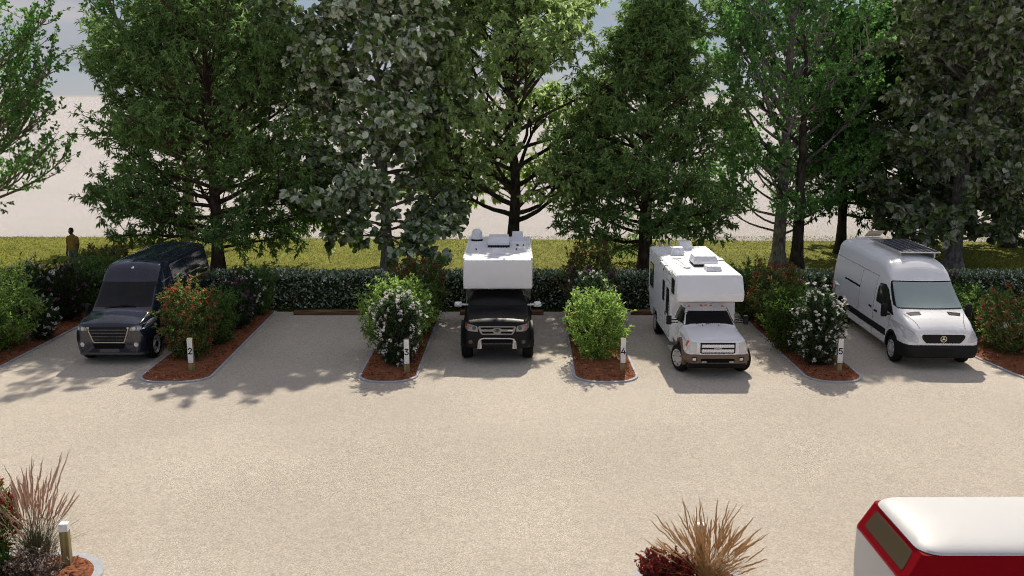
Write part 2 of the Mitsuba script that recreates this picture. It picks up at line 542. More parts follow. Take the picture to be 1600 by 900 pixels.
ring = lambda r, n=96: Polygon([(r * math.cos(a), r * math.sin(a)) for a in np.arange(n) * 2 * PI / n])
struct('ground', flat(ring(6000), -0.012), 'm_plain')
struct('gravel_lot', flat(sbox(-40, -12, 40, 29.5), -0.004), 'm_gravel')
LAWN = Polygon([(-60, 29.5), (-15.0, 29.5), (-15.0, 14), (-60, 14)]).union(sbox(-60, 29.5, 60, 45.2))
rngl = np.random.default_rng(11)
lv = [(-60, 45.9)] + [(x, 45.9 - 0.034 * (x + 24.7) + rngl.normal() * 0.05) for x in np.arange(-59, 60, 0.5)] + [(60, 43.2)]
LAWN = Polygon([(-60, 14), (-15, 14), (-15, 29.5), (60, 29.5)] + lv[::-1])
struct('lawn', flat(LAWN, 0.0), 'm_lawn')


def blades(n, x0, x1, y0, y1, h, seed, poly=None):
    r = np.random.default_rng(seed)
    x, y = r.uniform(x0, x1, n), r.uniform(y0, y1, n)
    a = r.uniform(0, 2 * PI, n); hh = h * r.uniform(0.5, 1.3, n); w = 0.008 + 0.008 * r.random(n)
    dx, dy = np.cos(a) * w, np.sin(a) * w
    lean = r.normal(0, 0.35, (n, 2)) * hh[:, None]
    v = np.stack([np.column_stack([x - dx, y - dy, 0 * x]), np.column_stack([x + dx, y + dy, 0 * x]), np.column_stack([x + lean[:, 0], y + lean[:, 1], hh])], 1)
    col = np.array([0.125, 0.148, 0.025]) * (0.8 + 0.45 * r.random((n, 1))) + np.array([0.05, 0.045, 0.01]) * r.random((n, 1))
    return tm(v.reshape(-1, 3), np.arange(3 * n).reshape(-1, 3)), np.repeat(col, 3, 0)


gm, gc = blades(90000, -32, 34, 30.5, 46.0, 0.07, 21)
put('grass', gm, 'm_blade', color=gc)
labels['grass'] = {'kind': 'stuff', 'label': 'short yellow green lawn grass behind the clipped hedge', 'category': 'grass'}
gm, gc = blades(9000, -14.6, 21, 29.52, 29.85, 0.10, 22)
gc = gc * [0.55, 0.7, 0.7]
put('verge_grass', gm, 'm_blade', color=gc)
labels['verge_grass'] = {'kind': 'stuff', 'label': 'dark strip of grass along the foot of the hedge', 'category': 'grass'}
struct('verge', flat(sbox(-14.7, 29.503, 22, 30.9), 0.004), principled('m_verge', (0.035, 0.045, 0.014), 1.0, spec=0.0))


def bed_shape(pts, r):
    return Polygon(pts).buffer(-r, quad_segs=12).buffer(r, quad_segs=12)


def chips(poly, n, seed, z):
    r = np.random.default_rng(seed)
    x0, y0, x1, y1 = poly.bounds
    p = r.uniform([x0, y0], [x1, y1], (n * 2, 2))
    from shapely import contains_xy
    p = p[contains_xy(poly.buffer(-0.05), p[:, 0], p[:, 1])][:n]
    n = len(p)
    d = r.normal(size=(n, 3)); d[:, 2] *= 0.35; d /= np.linalg.norm(d, axis=1, keepdims=True)
    e = np.cross(d, r.normal(size=(n, 3))); e /= np.linalg.norm(e, axis=1, keepdims=True)
    L = r.uniform(0.02, 0.05, (n, 1)); W = L * r.uniform(0.25, 0.5, (n, 1))
    c = np.column_stack([p, z + 0.012 + 0.01 * r.random(n)])
    v = np.stack([c - d * L, c + e * W, c + d * L, c - e * W], 1).reshape(-1, 3)
    i = np.arange(n)[:, None] * 4
    f = np.vstack([i + [[0, 1, 2]], i + [[0, 2, 3]]]).astype(int)
    col = np.array([0.12, 0.040, 0.020]) + np.array([0.19, 0.085, 0.048]) * r.random((n, 1)) ** 1.5
    return tm(v, f), np.repeat(col, 4, 0)


principled('m_chip', VC, 0.95, spec=0.1, two=True)
MULCH_Z = 0.035
nbed = 0


def bed(name_label, poly, seed, nchip=1600, kw=0.062):
    """mulch bed with a thin edging flush with its rim"""
    m = numbered('mulch_bed')
    inner = poly.buffer(-kw, quad_segs=8)
    v, f = sheet(inner, 0.45)
    d = np.array([inner.exterior.distance(Point(q)) for q in v])
    z = MULCH_Z + 0.05 * np.clip(d / 0.4, 0, 1) + 0.02 * (meshkit.fbm(np.column_stack([v * 4, v[:, :1] * 0]), 3) - 0.5)
    put(m, tm(np.column_stack([v, z]), f), 'm_mulch', smooth=True)
    labels[m] = {'kind': 'structure'}
    cm, cc = chips(inner, nchip, seed, MULCH_Z + 0.03)
    k = part_key(m, 'bark_chips'); put(k, cm, 'm_chip', color=cc); labels[k] = {'kind': 'stuff'}
    struct('edging', prism(poly.difference(inner), -0.05, 0.032), 'm_kerb', smooth=30)


def island(xl0, xl1, xr0, xr1, seed):
    """left edge x at the front / at the hedge, right edge likewise; front end rounded"""
    yf = 21.84
    p = Polygon([(xl0, yf), (xr0, yf), (xr1, 29.49), (xl1, 29.49)]).buffer(-0.62, quad_segs=16).buffer(0.62, quad_segs=16)
    p = p.union(Polygon([(xl0 + (xl1 - xl0) * .4, 25), (xr0 + (xr1 - xr0) * .4, 25), (xr1, 29.49), (xl1, 29.49)]))
    bed('', p, seed)


island(-9.0, -9.05, -7.22, -7.40, 1)
island(-3.72, -3.72, -2.28, -2.20, 2)
island(1.47, 1.60, 3.06, 3.06, 3)
island(7.06, 7.05, 8.46, 8.55, 4)
bed('', Polygon([(-15.0, 20.5), (-12.80, 20.9), (-12.70, 29.49), (-14.6, 29.49)]), 5, 2200)
bed('', Polygon([(12.75, 20.6), (12.45, 21.6), (12.2, 22.6), (12.02, 24.0), (12.05, 29.49), (14.2, 29.49), (14.2, 20.6)]).buffer(-.3).buffer(.3), 6, 2000)
# the near beds at the bottom of the picture
bed('', Polygon([(-9.5, 13.22), (-5.80, 13.18), (-5.80, 11.0), (-9.5, 11.0)]).buffer(-.75, quad_segs=20).buffer(.75, quad_segs=20), 7, 1500, kw=0.13)
bed('', Polygon([(1.66, 12.86), (3.30, 12.86), (3.30, 10.9), (1.66, 10.9)]).buffer(-.6, quad_segs=16).buffer(.6, quad_segs=16), 8, 1200, kw=0.13)

# ------------------------------------------------------------------ wheel stops, wall, posts


def sleeper(x0, x1, y, label, seed):
    k = thing('wheel_stop', label, 'wheel stop', 'timber wheel stops before the hedge')
    r = np.random.default_rng(seed)
    m = rbox(x0, x1, y - 0.10, y + 0.10, 0.0, 0.13, 0.02)
    m = m.subdivide().subdivide().subdivide()
    v = np.array(m.vertices); v += (meshkit.fbm(v * [3, 9, 9] + seed, 3)[:, None] - 0.5) * [0.0, 0.03, 0.03]
    m.vertices = v
    part(k, 'timber', m, 'm_sleeper', 35)
    for x in (x0 + 0.25, x1 - 0.25):
        part(k, 'spike', shift(lathe([(0, 0.0), (0.022, 0.0), (0.026, 0.012), (0, 0.018)], 12), x, y, 0.128), 'm_grey_plastic')


sleeper(-6.78, -4.15, 29.12, 'dark timber wheel stop across the empty bay two', 1)
sleeper(-1.62, 0.98, 29.12, 'timber wheel stop behind the black pickup camper', 2)
sleeper(3.70, 6.25, 29.12, 'timber wheel stop behind the white motorhome', 3)

k = thing('boundary_wall', 'low dark wall with pale coping behind the left shrubs', 'wall')
part(k, 'wall_body', rbox(-14.93, -14.73, 22.0, 35.2, 0, 1.04, 0.01), 'm_wall', 20)
part(k, 'coping', rbox(-14.98, -14.68, 21.95, 35.25, 1.042, 1.10, 0.012), 'm_coping', 20)


def number_post(x, y, digit, label, rz):
    k = thing('number_post', label, 'post', 'numbered posts at the bay islands')
    c = (x, y, 0)
    part(k, 'post_foot', shift(rbox(x - .063, x + .063, y - .055, y + .055, 0.0, 0.272, 0.008), rz=rz, about=c), 'm_post_wood', 20)
    part(k, 'post_core', shift(rbox(x - .063, x + .063, y - .048, y + .055, 0.274, 0.885, 0.008), rz=rz, about=c), 'm_post_wood', 20)
    part(k, 'number_plate', shift(rbox(x - .061, x + .061, y - .066, y - .0485, 0.276, 0.883, 0.004), rz=rz, about=c), 'm_post_white', 20)
    t = meshkit.text_mesh(digit, 0.15, 0.003, bold=True)
    v = np.array(t.vertices); v[:, 0] -= v[:, 0].mean() * 0 + (v[:, 0].max() + v[:, 0].min()) / 2
    v = np.column_stack([v[:, 0] + x, y - 0.0665 - v[:, 2], v[:, 1] + 0.50])
    part(k, 'number', shift(tm(v, t.faces), rz=rz, about=c), 'm_black_print', 20)


number_post(-7.84, 22.66, '2', 'white topped timber post reading 2 before the red shrub', 0.10)
number_post(-2.56, 22.58, '3', 'white topped timber post reading 3 before the white flowers', 0.03)
number_post(2.71, 22.66, '4', 'white topped timber post reading 4 beside the light green shrub', -0.03)
number_post(8.00, 22.66, '5', 'white topped timber post reading 5 beside the silver white van', -0.06)


def bollard(x, y, label, rz):
    k = thing('bollard', label, 'bollard', 'timber bollards with white caps')
    c = (x, y, 0)
    part(k, 'shaft', shift(rbox(x - .058, x + .058, y - .058, y + .058, 0.0, 0.565, 0.006), rz=rz, about=c), 'm_post_wood', 20)
    part(k, 'cap', shift(rbox(x - .060, x + .060, y - .060, y + .060, 0.567, 0.685, 0.006), rz=rz, about=c), 'm_post_white', 20)


bollard(-6.40, 12.78, 'square timber bollard with white cap beside the grey bush', 0.12)
bollard(2.70, 12.75, 'square timber bollard with white cap behind the tan grass clump', 0.0)

# ------------------------------------------------------------------ foliage


def unit(v):
    return v / (np.linalg.norm(v, axis=-1, keepdims=True) + 1e-12)


LANCE = (np.array([[0, 0, 0], [0.42, 0.5, 0.10], [1, 0, -0.06], [0.42, -0.5, 0.10], [0.45, 0, 0]]), np.array([[0, 4, 1], [4, 2, 1], [0, 3, 4], [4, 3, 2]]))
OVAL = (np.array([[0, 0, 0], [0.25, 0.42, 0.08], [0.65, 0.44, 0.08], [1, 0, -0.05], [0.65, -0.44, 0.08], [0.25, -0.42, 0.08]]), np.array([[0, 2, 1], [0, 3, 2], [0, 4, 3], [0, 5, 4]]))
DIAM = (np.array([[0, 0, 0], [0.5, 0.5, 0.06], [1, 0, -0.04], [0.5, -0.5, 0.06]]), np.array([[0, 2, 1], [0, 3, 2]]))


def leaf_frames(d, up, r, flop=0.5):
    n = up + r.normal(size=d.shape) * flop
    x = unit(d)
    y = unit(np.cross(n, x))
    return x, y, np.cross(x, y)


def leaves(p, d, r, length, width, tmpl, cols, up=(0, 0, 1), flop=0.6, jitter=0.3):
    """leaf meshes at p pointing along d; cols: (k, 3) palette -> (mesh, colours)"""
    n = len(p)
    x, y, z = leaf_frames(d, np.asarray(up, float), r, flop)
    L = (length * r.uniform(1 - jitter, 1 + jitter, n))[:, None, None]
    W = L * (width / length)
    t, f = tmpl
    v = p[:, None] + x[:, None] * (t[None, :, :1] * L) + y[:, None] * (t[None, :, 1:2] * W) + z[:, None] * (t[None, :, 2:] * L)
    k = len(t)
    F = (f[None] + (np.arange(n) * k)[:, None, None]).reshape(-1, 3)
    cols = np.asarray(cols, float)
    c = cols[r.integers(0, len(cols), n)] * r.uniform(0.75, 1.25, (n, 1))
    return tm(v.reshape(-1, 3), F), np.repeat(c, k, 0)


def rot_about(v, axis, ang):
    axis = unit(axis)
    c, s = np.cos(ang), np.sin(ang)
    return v * c + np.cross(axis, v) * s + axis * (axis @ v) * (1 - c)


def grow(r, p, d, L, n, up, wob):
    pts = [p]; d = d / np.linalg.norm(d)
    for _ in range(n):
        d = unit(d + r.normal(size=3) * wob + np.array([0, 0, up]))
        pts.append(pts[-1] + d * L / n)
    return np.array(pts)


def tree(name, label, x, y, h, tr, prof, spec, bark, leafspec, seed, group='trees behind the hedge', lean=(0, 0), big=0):
    """prof: [(z, crown radius)]; spec: branching; leafspec: leaf shape, size, palette"""
    r = np.random.default_rng(seed)
    k = thing(name, label, 'tree', group)
    wood = MB()
    nz = 22
    zz = np.linspace(0, 1, nz)
    bend = np.cumsum(r.normal(0, 0.012 * h * spec.get('wob', 0.35), (nz, 2)), 0); bend -= bend[0]
    tp = np.column_stack([x + bend[:, 0] * zz + lean[0] * zz * h, y + bend[:, 1] * zz + lean[1] * zz * h, zz * h])
    rad = tr * ((1 - zz) ** 0.8 * 0.94 + 0.06) + tr * 0.55 * np.exp(-zz * h / 0.35)
    v, f = tube(tp, rad, 14)
    v = v + (meshkit.fbm(v * [6, 6, 1.5], 3, seed)[:, None] - 0.5) * tr * 0.35 * [1, 1, 0]
    wood.add(v, f)
    at = lambda z: np.array([np.interp(z, tp[:, 2], tp[:, 0]), np.interp(z, tp[:, 2], tp[:, 1]), z])
    pz, pr = np.array(prof).T
    env = lambda z: np.interp(z, pz, pr)
    n1 = spec['n1']
    tw_p, tw_d, tw_l = [], [], []

    def twig(p, d, L):
        tw_p.append(p); tw_d.append(d); tw_l.append(L)

    az0 = r.uniform(0, 2 * PI)
    for i in range(n1):
        t = (i + r.uniform(0.1, 0.9)) / n1
        za = spec['z0'] + (spec['z1'] - spec['z0']) * t ** spec.get('pow', 1.0)
        az = az0 + 2.39996 * i + r.normal(0, 0.25)
        if spec.get('open') and math.sin(az) < -0.55 and t < 0.75 and r.random() < spec['open']:
            continue
        el = np.interp(t, [0, 1], spec['el']) + r.normal(0, 0.10)
        R = max(0.25, env(za + spec.get('rise', 0.5))) * r.uniform(0.72, 1.06)
        L = R / max(0.30, math.cos(el))
        L = min(L, max(0.6, (h + 0.3 - za) / max(0.2, math.sin(max(el, 0.0) + 0.12))))
        d = np.array([math.cos(az) * math.cos(el), math.sin(az) * math.cos(el), math.sin(el)])
        rt = np.interp(za, tp[:, 2], rad)
        br = min(rt * 0.55, spec.get('br', 0.022) * L + 0.012)
        pts = grow(r, at(za), d, L, 7, spec.get('curl', 0.03), 0.10)
        wood.add(*tube(pts, br * np.linspace(1, 0.22, 8), 6))
        n2 = max(3, int(round(spec['n2'] * (0.35 + 0.65 * L / spec['L1']))))
        for j in range(n2):
            s = spec.get('bare', 0.22) + (1 - spec.get('bare', 0.22)) * (j + r.uniform(0, 1)) / n2
            q = s * 7; a = min(int(q), 6); p = pts[a] + (pts[a + 1] - pts[a]) * (q - a)
            tg = unit(pts[a + 1] - pts[a])
            side = unit(np.cross(tg, [0, 0, 1]) + 1e-6) * (1 if (j % 2) else -1)
            d2 = unit(tg * 0.75 + side * r.uniform(0.5, 1.0) + np.array([0, 0, 1]) * r.normal(spec.get('up2', 0.1), 0.35))
            L2 = (0.42 * L * (1 - 0.65 * s) + 0.28) * r.uniform(0.7, 1.25)
            pt2 = grow(r, p, d2, L2, 4, spec.get('curl2', 0.02), 0.13)
            wood.add(*tube(pt2, max(br * 0.34, 0.008) * np.linspace(1, 0.3, 5), 4))
            n3 = spec['n3']
            for m in range(n3):
                s3 = 0.25 + 0.75 * (m + r.uniform(0.2, 1)) / n3
                q3 = s3 * 4; a3 = min(int(q3), 3); p3 = pt2[a3] + (pt2[a3 + 1] - pt2[a3]) * (q3 - a3)
                d3 = unit(unit(pt2[a3 + 1] - pt2[a3]) * 0.7 + r.normal(size=3) * [0.65, 0.65, 0.45] + [0, 0, spec.get('up3', 0.05)])
                twig(p3, d3, spec.get('twl', 0.4) * r.uniform(0.6, 1.3))
        for s in (0.8, 0.92, 1.0):
            q = s * 7; a = min(int(q), 6)
            twig(pts[a] + (pts[a + 1] - pts[a]) * (q - a), unit(pts[-1] - pts[-2] + r.normal(size=3) * 0.5), spec.get('twl', 0.4))
    P, D, Lg = np.array(tw_p), np.array(tw_d), np.array(tw_l)
    keep = P[:, 2] > spec.get('zmin', 0.4)
    P, D, Lg = P[keep], D[keep], Lg[keep]
    bendz = np.array([0, 0, spec.get('twdroop', -0.1)])
    mid = P + D * Lg[:, None] * 0.5; end = mid + unit(D + bendz) * Lg[:, None] * 0.5
    for a, b, c in zip(P, mid, end):
        wood.add(*tube([a, b, c], [0.007, 0.005, 0.003], 3))
    part(k, 'trunk', wood.mesh(), bark, 40)
    m = leafspec['n']
    s = r.uniform(leafspec.get('s0', 0.25), 1.02, (len(P), m)) if not leafspec.get('tip') else np.clip(r.normal(0.97, 0.05 + 0.2 * (r.random((len(P), m)) < 0.3)), 0.2, 1.02)
    s = s[..., None]
    pos = np.where(s < 0.5, P[:, None] + (mid - P)[:, None] * s * 2, mid[:, None] + (end - mid)[:, None] * (s - 0.5) * 2).reshape(-1, 3)
    dd = np.repeat(D, m, 0) * leafspec.get('along', 0.6) + r.normal(size=pos.shape) * leafspec.get('spread', 0.7) + np.array([0, 0, leafspec.get('droop', -0.25)])
    tmpl = {'lance': LANCE, 'oval': OVAL, 'diamond': DIAM}[leafspec['t']]
    lm, lc = leaves(pos, dd, r, leafspec['l'], leafspec['w'], tmpl, leafspec['c'], up=leafspec.get('up', (0, 0, 1)), flop=leafspec.get('flop', 0.5))
    nl, kv, kf = len(pos), len(tmpl[0]), len(tmpl[1])
    if big:  # the leaves that show largest, each an entry of its own
        seen = np.argsort(pos[:, 1] + 0.8 * np.abs(pos[:, 2] - 4.0) * 0.4)[:big]
        V, F = np.asarray(lm.vertices).reshape(nl, kv, 3), tmpl[1]
        rest = np.ones(nl, bool); rest[seen] = False
        for i in seen:
            kk = part_key(k, 'leaf'); put(kk, tm(V[i], F), leafspec.get('mat', 'm_leaf'), color=lc.reshape(nl, kv, 3)[i])
        V2 = V[rest]
        lm = tm(V2.reshape(-1, 3), (F[None] + (np.arange(len(V2)) * kv)[:, None, None]).reshape(-1, 3))
        lc = lc.reshape(nl, kv, 3)[rest].reshape(-1, 3)
    part(k, 'crown', lm, leafspec.get('mat', 'm_leaf'), False, color=lc, kind='stuff' if big else None)
    return k


DARKGREEN = [(0.181, 0.29, 0.105), (0.22, 0.347, 0.121), (0.148, 0.244, 0.089), (0.266, 0.405, 0.139)]
ASHSPEC = dict(n1=72, z0=0.95, z1=0.0, el=(0.02, 1.1), n2=16, n3=5, L1=4.0, curl=0.015, twl=0.45, bare=0.18, rise=0.2, br=0.020, twdroop=-0.25)
ASHLEAF = dict(t='lance', l=0.235, w=0.072, n=14, c=DARKGREEN, s0=0.30, along=0.65, spread=0.60, droop=-0.32, flop=0.45)


def sp(base, **k):
    return {**base, **k}


tree('ash_tree', 'tall dark green tree behind the dark blue van', -11.24, 36.2, 11.0, 0.23,
     [(0.5, 3.3), (1.3, 3.9), (2.2, 4.7), (3.5, 4.9), (5, 4.6), (7, 3.6), (9, 2.5), (10.5, 1.3), (11.5, 0.4)], sp(ASHSPEC, z1=10.3), 'm_bark_brown', ASHLEAF, 101)
tree('ash_tree', 'dark green tree directly behind the white motorhome', 5.05, 36.0, 10.3, 0.27,
     [(0.5, 2.8), (1.5, 3.6), (3, 3.7), (5, 3.0), (7, 2.0), (8.7, 0.8), (10.0, 0.4), (10.8, 0.2)], sp(ASHSPEC, z1=9.9, n1=68, z0=1.1), 'm_bark_brown', ASHLEAF, 102)
SHEENGREEN = [(0.583, 0.64, 0.498), (0.73, 0.779, 0.644), (0.492, 0.56, 0.424), (0.138, 0.211, 0.065), (0.175, 0.258, 0.074), (0.11, 0.171, 0.057), (0.401, 0.48, 0.332)]  # grey entries paint sky sheen into the leaf colour; dark greens are leaf
LIMESPEC = dict(n1=62, z0=1.1, z1=0.0, el=(0.10, 1.0), n2=11, n3=3, L1=3.6, curl=0.01, twl=0.45, bare=0.15, rise=0.2, br=0.017, twdroop=-0.3)
LIMELEAF = dict(t='oval', l=0.28, w=0.21, n=15, c=SHEENGREEN, along=0.35, spread=0.5, droop=-0.25, flop=0.42, mat='m_leaf_gloss', up=(0.35, -0.45, 0.8))
tree('round_leaf_tree', 'large tree with round leaves coloured grey for sky sheen and mottled trunk left of the pickup camper', -4.77, 36.2, 11.9, 0.22,
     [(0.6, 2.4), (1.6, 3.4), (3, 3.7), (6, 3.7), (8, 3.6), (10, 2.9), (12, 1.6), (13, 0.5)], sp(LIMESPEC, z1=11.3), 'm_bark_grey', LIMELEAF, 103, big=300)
tree('round_leaf_tree', 'large tree with round green leaves greyed for sky sheen behind the silver white van', 16.97, 36.45, 12.6, 0.33,
     [(0.6, 2.6), (1.6, 3.2), (4, 3.3), (7, 3.2), (10, 2.9), (13, 1.6), (14.5, 0.5)], sp(LIMESPEC, z1=12.0, n1=72), 'm_bark_grey', sp(LIMELEAF, l=0.28, w=0.185, n=16, c=[(0.29, 0.32, 0.24), (0.38, 0.40, 0.33), (0.12, 0.18, 0.06), (0.16, 0.225, 0.075), (0.10, 0.15, 0.055), (0.24, 0.28, 0.18)]), 104, big=300)  # pale grey entries again carry the sky sheen as colour
YELLOWGREEN = [(0.357, 0.48, 0.195), (0.423, 0.562, 0.223), (0.291, 0.402, 0.157), (0.502, 0.622, 0.289)]
tree('maple_tree', 'yellow green tree with black trunk and open branches behind the pickup camper', 0.05, 36.3, 10.4, 0.25,
     [(0.3, 3.3), (1.5, 3.9), (3, 4.0), (5, 3.8), (7, 3.4), (8.5, 2.2), (9.8, 1.0), (10.8, 0.3)],
     dict(open=0.34, n1=52, z0=1.5, z1=9.4, el=(0.12, 1.05), n2=14, n3=5, L1=4.0, curl=0.055, twl=0.45, bare=0.50, rise=0.3, br=0.026, twdroop=-0.4, zmin=0.5, wob=0.6), 'm_bark_dark',
     dict(t='lance', l=0.25, w=0.11, n=11, c=YELLOWGREEN, mat='m_leaf_thin', tip=True, along=0.4, spread=0.55, droop=-0.55, flop=0.4), 105, lean=(-0.012, 0))
FRESH = [(0.149, 0.33, 0.091), (0.188, 0.389, 0.11), (0.117, 0.266, 0.071), (0.246, 0.441, 0.143)]
BIRCH = dict(open=0.30, n1=86, z0=1.0, z1=12.4, el=(0.12, 1.15), n2=12, n3=5, L1=4.0, curl=0.10, twl=0.40, bare=0.50, rise=0.6, br=0.014, up2=0.25, curl2=0.06, up3=0.25, twdroop=0.05)
tree('elm_tree', 'tall bright green tree with grey trunk and bare spiky lower branches', 10.64, 37.9, 13.0, 0.26,
     [(0.5, 2.6), (2, 3.6), (4, 4.0), (6, 4.2), (8, 3.8), (10, 3.0), (12, 1.8), (13.5, 0.5)], BIRCH, 'm_bark_grey',
     dict(t='diamond', l=0.16, w=0.105, n=10, c=FRESH, along=0.6, spread=0.6, droop=0.0, flop=0.8), 106)
tree('elm_tree', 'bright green feathery tree reaching in from the left edge', -22.6, 38.0, 11.5, 0.24,
     [(1.5, 4.0), (3, 5.6), (4.5, 5.9), (6, 5.4), (8, 4.6), (10, 3.6), (11.5, 1.5)], sp(BIRCH, open=0, z0=1.8, z1=11.0, n1=96, el=(0.10, 1.1), L1=4.6, bare=0.35), 'm_bark_pale',
     dict(t='diamond', l=0.15, w=0.10, n=10, c=FRESH, along=0.6, spread=0.6, droop=0.0, flop=0.8), 107)
tree('elm_tree', 'bright green tree peeping out behind the tall dark tree at left', -15.2, 45.0, 14.0, 0.26,
     [(1.5, 2.5), (4, 4.2), (7, 4.8), (9, 5.0), (11, 4.6), (13, 3.2), (14.5, 1.2)], sp(BIRCH, open=0, n1=66, z0=2.5), 'm_bark_pale',
     dict(t='diamond', l=0.17, w=0.11, n=10, c=FRESH, along=0.6, spread=0.6, droop=0.0, flop=0.8), 108)
tree('maple_tree', 'dark twisted trunk with sparse leaves right beside the grey trunk', 10.95, 36.4, 9.5, 0.24,
     [(0.8, 1.2), (2, 2.0), (4, 2.8), (7, 2.6), (9, 1.4), (10, 0.4)],
     dict(n1=11, z0=1.8, z1=9.0, el=(0.1, 1.0), n2=7, n3=3, L1=2.8, curl=0.05, twl=0.4, bare=0.3, rise=0.3, br=0.022, twdroop=-0.3, zmin=0.6, wob=1.2), 'm_bark_dark',
     dict(t='diamond', l=0.16, w=0.10, n=8, c=[(0.05, 0.14, 0.035), (0.065, 0.17, 0.042), (0.04, 0.11, 0.03)], along=0.5, spread=0.6, droop=-0.2, flop=0.7), 109, lean=(-0.02, 0))
tree('round_leaf_tree', 'dark leaved tree on the far lawn behind the van roof', 18.1, 44.2, 11.0, 0.26,
     [(1.0, 3.2), (3, 4.2), (6, 4.2), (9, 3.2), (11, 1.0)], sp(LIMESPEC, z1=10.4, n1=46, z0=1.8), 'm_bark_dark',
     sp(LIMELEAF, l=0.33, w=0.24, n=8, c=[(0.06, 0.095, 0.035), (0.075, 0.12, 0.04), (0.13, 0.15, 0.10), (0.05, 0.08, 0.03)]), 110)
tree('round_leaf_tree', 'dark leaved tree at the far right edge of the lawn', 22.3, 42.7, 11.5, 0.26,
     [(1.0, 3.2), (3, 4.2), (6, 4.4), (9, 3.4), (11.5, 1.0)], sp(LIMESPEC, z1=10.8, n1=46, z0=1.6), 'm_bark_dark',
     sp(LIMELEAF, l=0.33, w=0.24, n=8, c=[(0.06, 0.095, 0.035), (0.075, 0.12, 0.04), (0.13, 0.15, 0.10), (0.05, 0.08, 0.03)]), 111)
tree('ash_tree', 'dark green tree right of the grey trunk, behind the silver white van', 14.2, 41.0, 9.5, 0.22,
     [(1.0, 2.6), (3, 3.2), (6, 3.0), (8, 2.0), (9.8, 0.5)], sp(ASHSPEC, z1=9.0, n1=40, z0=1.6), 'm_bark_dark', sp(ASHLEAF, n=9, c=[(0.06, 0.145, 0.04), (0.072, 0.17, 0.048)]), 112)


def shrub(name, label, x, y, rx, ry, h, leaf, cols, seed, n=330, per=13, flowers=None, tips=None, tmpl='lance', gap=0.06, group=None, upright=0.8, wl=0.38):
    r = np.random.default_rng(seed)
    h *= 1.10
    k = thing(name, label, 'shrub', group)
    u = unit(r.normal(size=(n, 3)) * [1, 1, 1.05])
    rr = np.where(r.random(n) < 0.72, r.uniform(0.86, 1.06, n), r.uniform(0.35, 0.86, n))
    e = np.abs(u) ** 0.82 * np.sign(u)
    bump = 0.68 + 0.58 * meshkit.fbm(u * 2.4 + seed, 3, seed)
    hh = (h - gap) / 2
    c = np.array([x, y, gap + hh])
    tip = c + e * (rr * bump)[:, None] * [rx, ry, hh]
    tip[:, 2] = np.maximum(tip[:, 2], 0.12)
    # narrower at the foot
    s = np.clip((tip[:, 2]) / (0.45 * h), 0, 1)[:, None]
    tip[:, :2] = [x, y] + (tip[:, :2] - [x, y]) * (0.68 + 0.32 * s)
    sd = unit(u * [0.8, 0.8, 0.4] + [0, 0, upright] + r.normal(size=(n, 3)) * 0.42)
    tip = tip + sd * (r.random((n, 1)) ** 3) * 0.16 * h
    L = r.uniform(0.16, 0.40, n) * (h / 1.4) ** 0.5
    base = tip - sd * L[:, None]
    tt = r.uniform(0, 1, (n, per, 1))
    pos = (base[:, None] + (tip - base)[:, None] * tt).reshape(-1, 3)
    dirs = (np.repeat(sd, per, 0) * 0.55 + r.normal(size=pos.shape) * 0.65)
    lm, lc = leaves(pos, dirs, r, leaf, leaf * wl, {'lance': LANCE, 'oval': OVAL, 'diamond': DIAM}[tmpl], cols, flop=0.6)
    part(k, 'foliage', lm, 'm_leaf_thin', False, color=lc)
    wood = MB()
    for j in range(9):
        a = r.uniform(0, 2 * PI); q = r.uniform(0.05, 0.22) * rx
        tgt = tip[r.integers(0, n)]
        p0 = np.array([x + q * math.cos(a), y + q * math.sin(a), 0.0])
        m = (p0 * 0.55 + tgt * 0.45) + [0, 0, 0.1 * h]
        wood.add(*tube([p0, p0 * .7 + m * .3 + r.normal(size=3) * .02, m, tgt], [0.016, 0.013, 0.010, 0.004], 5))
    for a, b in zip(base, tip):
        wood.add(*tube([a - (b - a) * 0.4, b], [0.005, 0.003], 3))
    part(k, 'stems', wood.mesh(), 'm_bark_dark', 40)
    if tips:
        tc, frac, per2 = tips
        sel = r.random(n) < frac * np.clip(0.35 + 1.1 * (tip[:, 2] / h), 0, 1.3)
        sel &= rr > 0.8
        tp, td = np.repeat(tip[sel], per2, 0), np.repeat(sd[sel], per2, 0)
        tm_, tcol = leaves(tp - td * r.uniform(0, 0.09, (len(tp), 1)), td * 0.8 + r.normal(size=tp.shape) * 0.6, r, leaf * 0.95, leaf * 0.36, LANCE, tc, flop=0.6)
        part(k, 'red_leaves', tm_, 'm_leaf', False, color=tcol, kind='stuff')
    if flowers:
        fc, nf, fs = flowers
        idx = np.nonzero(rr > 0.84)[0]
        idx = r.permutation(idx)[:nf]
        t, f = OVAL
        np_ = 9
        cp = np.repeat(tip[idx] + sd[idx] * 0.03, np_, 0)
        dirs = r.normal(size=cp.shape) + np.repeat(sd[idx], np_, 0) * 0.8
        pm, pc = leaves(cp + r.normal(size=cp.shape) * fs * [0.12, 0.12, 0.20], dirs, r, fs * 0.55, fs * 0.45, OVAL, fc, flop=0.9)
        part(k, 'flowers', pm, 'm_petal', False, color=pc, kind='stuff')
    return k


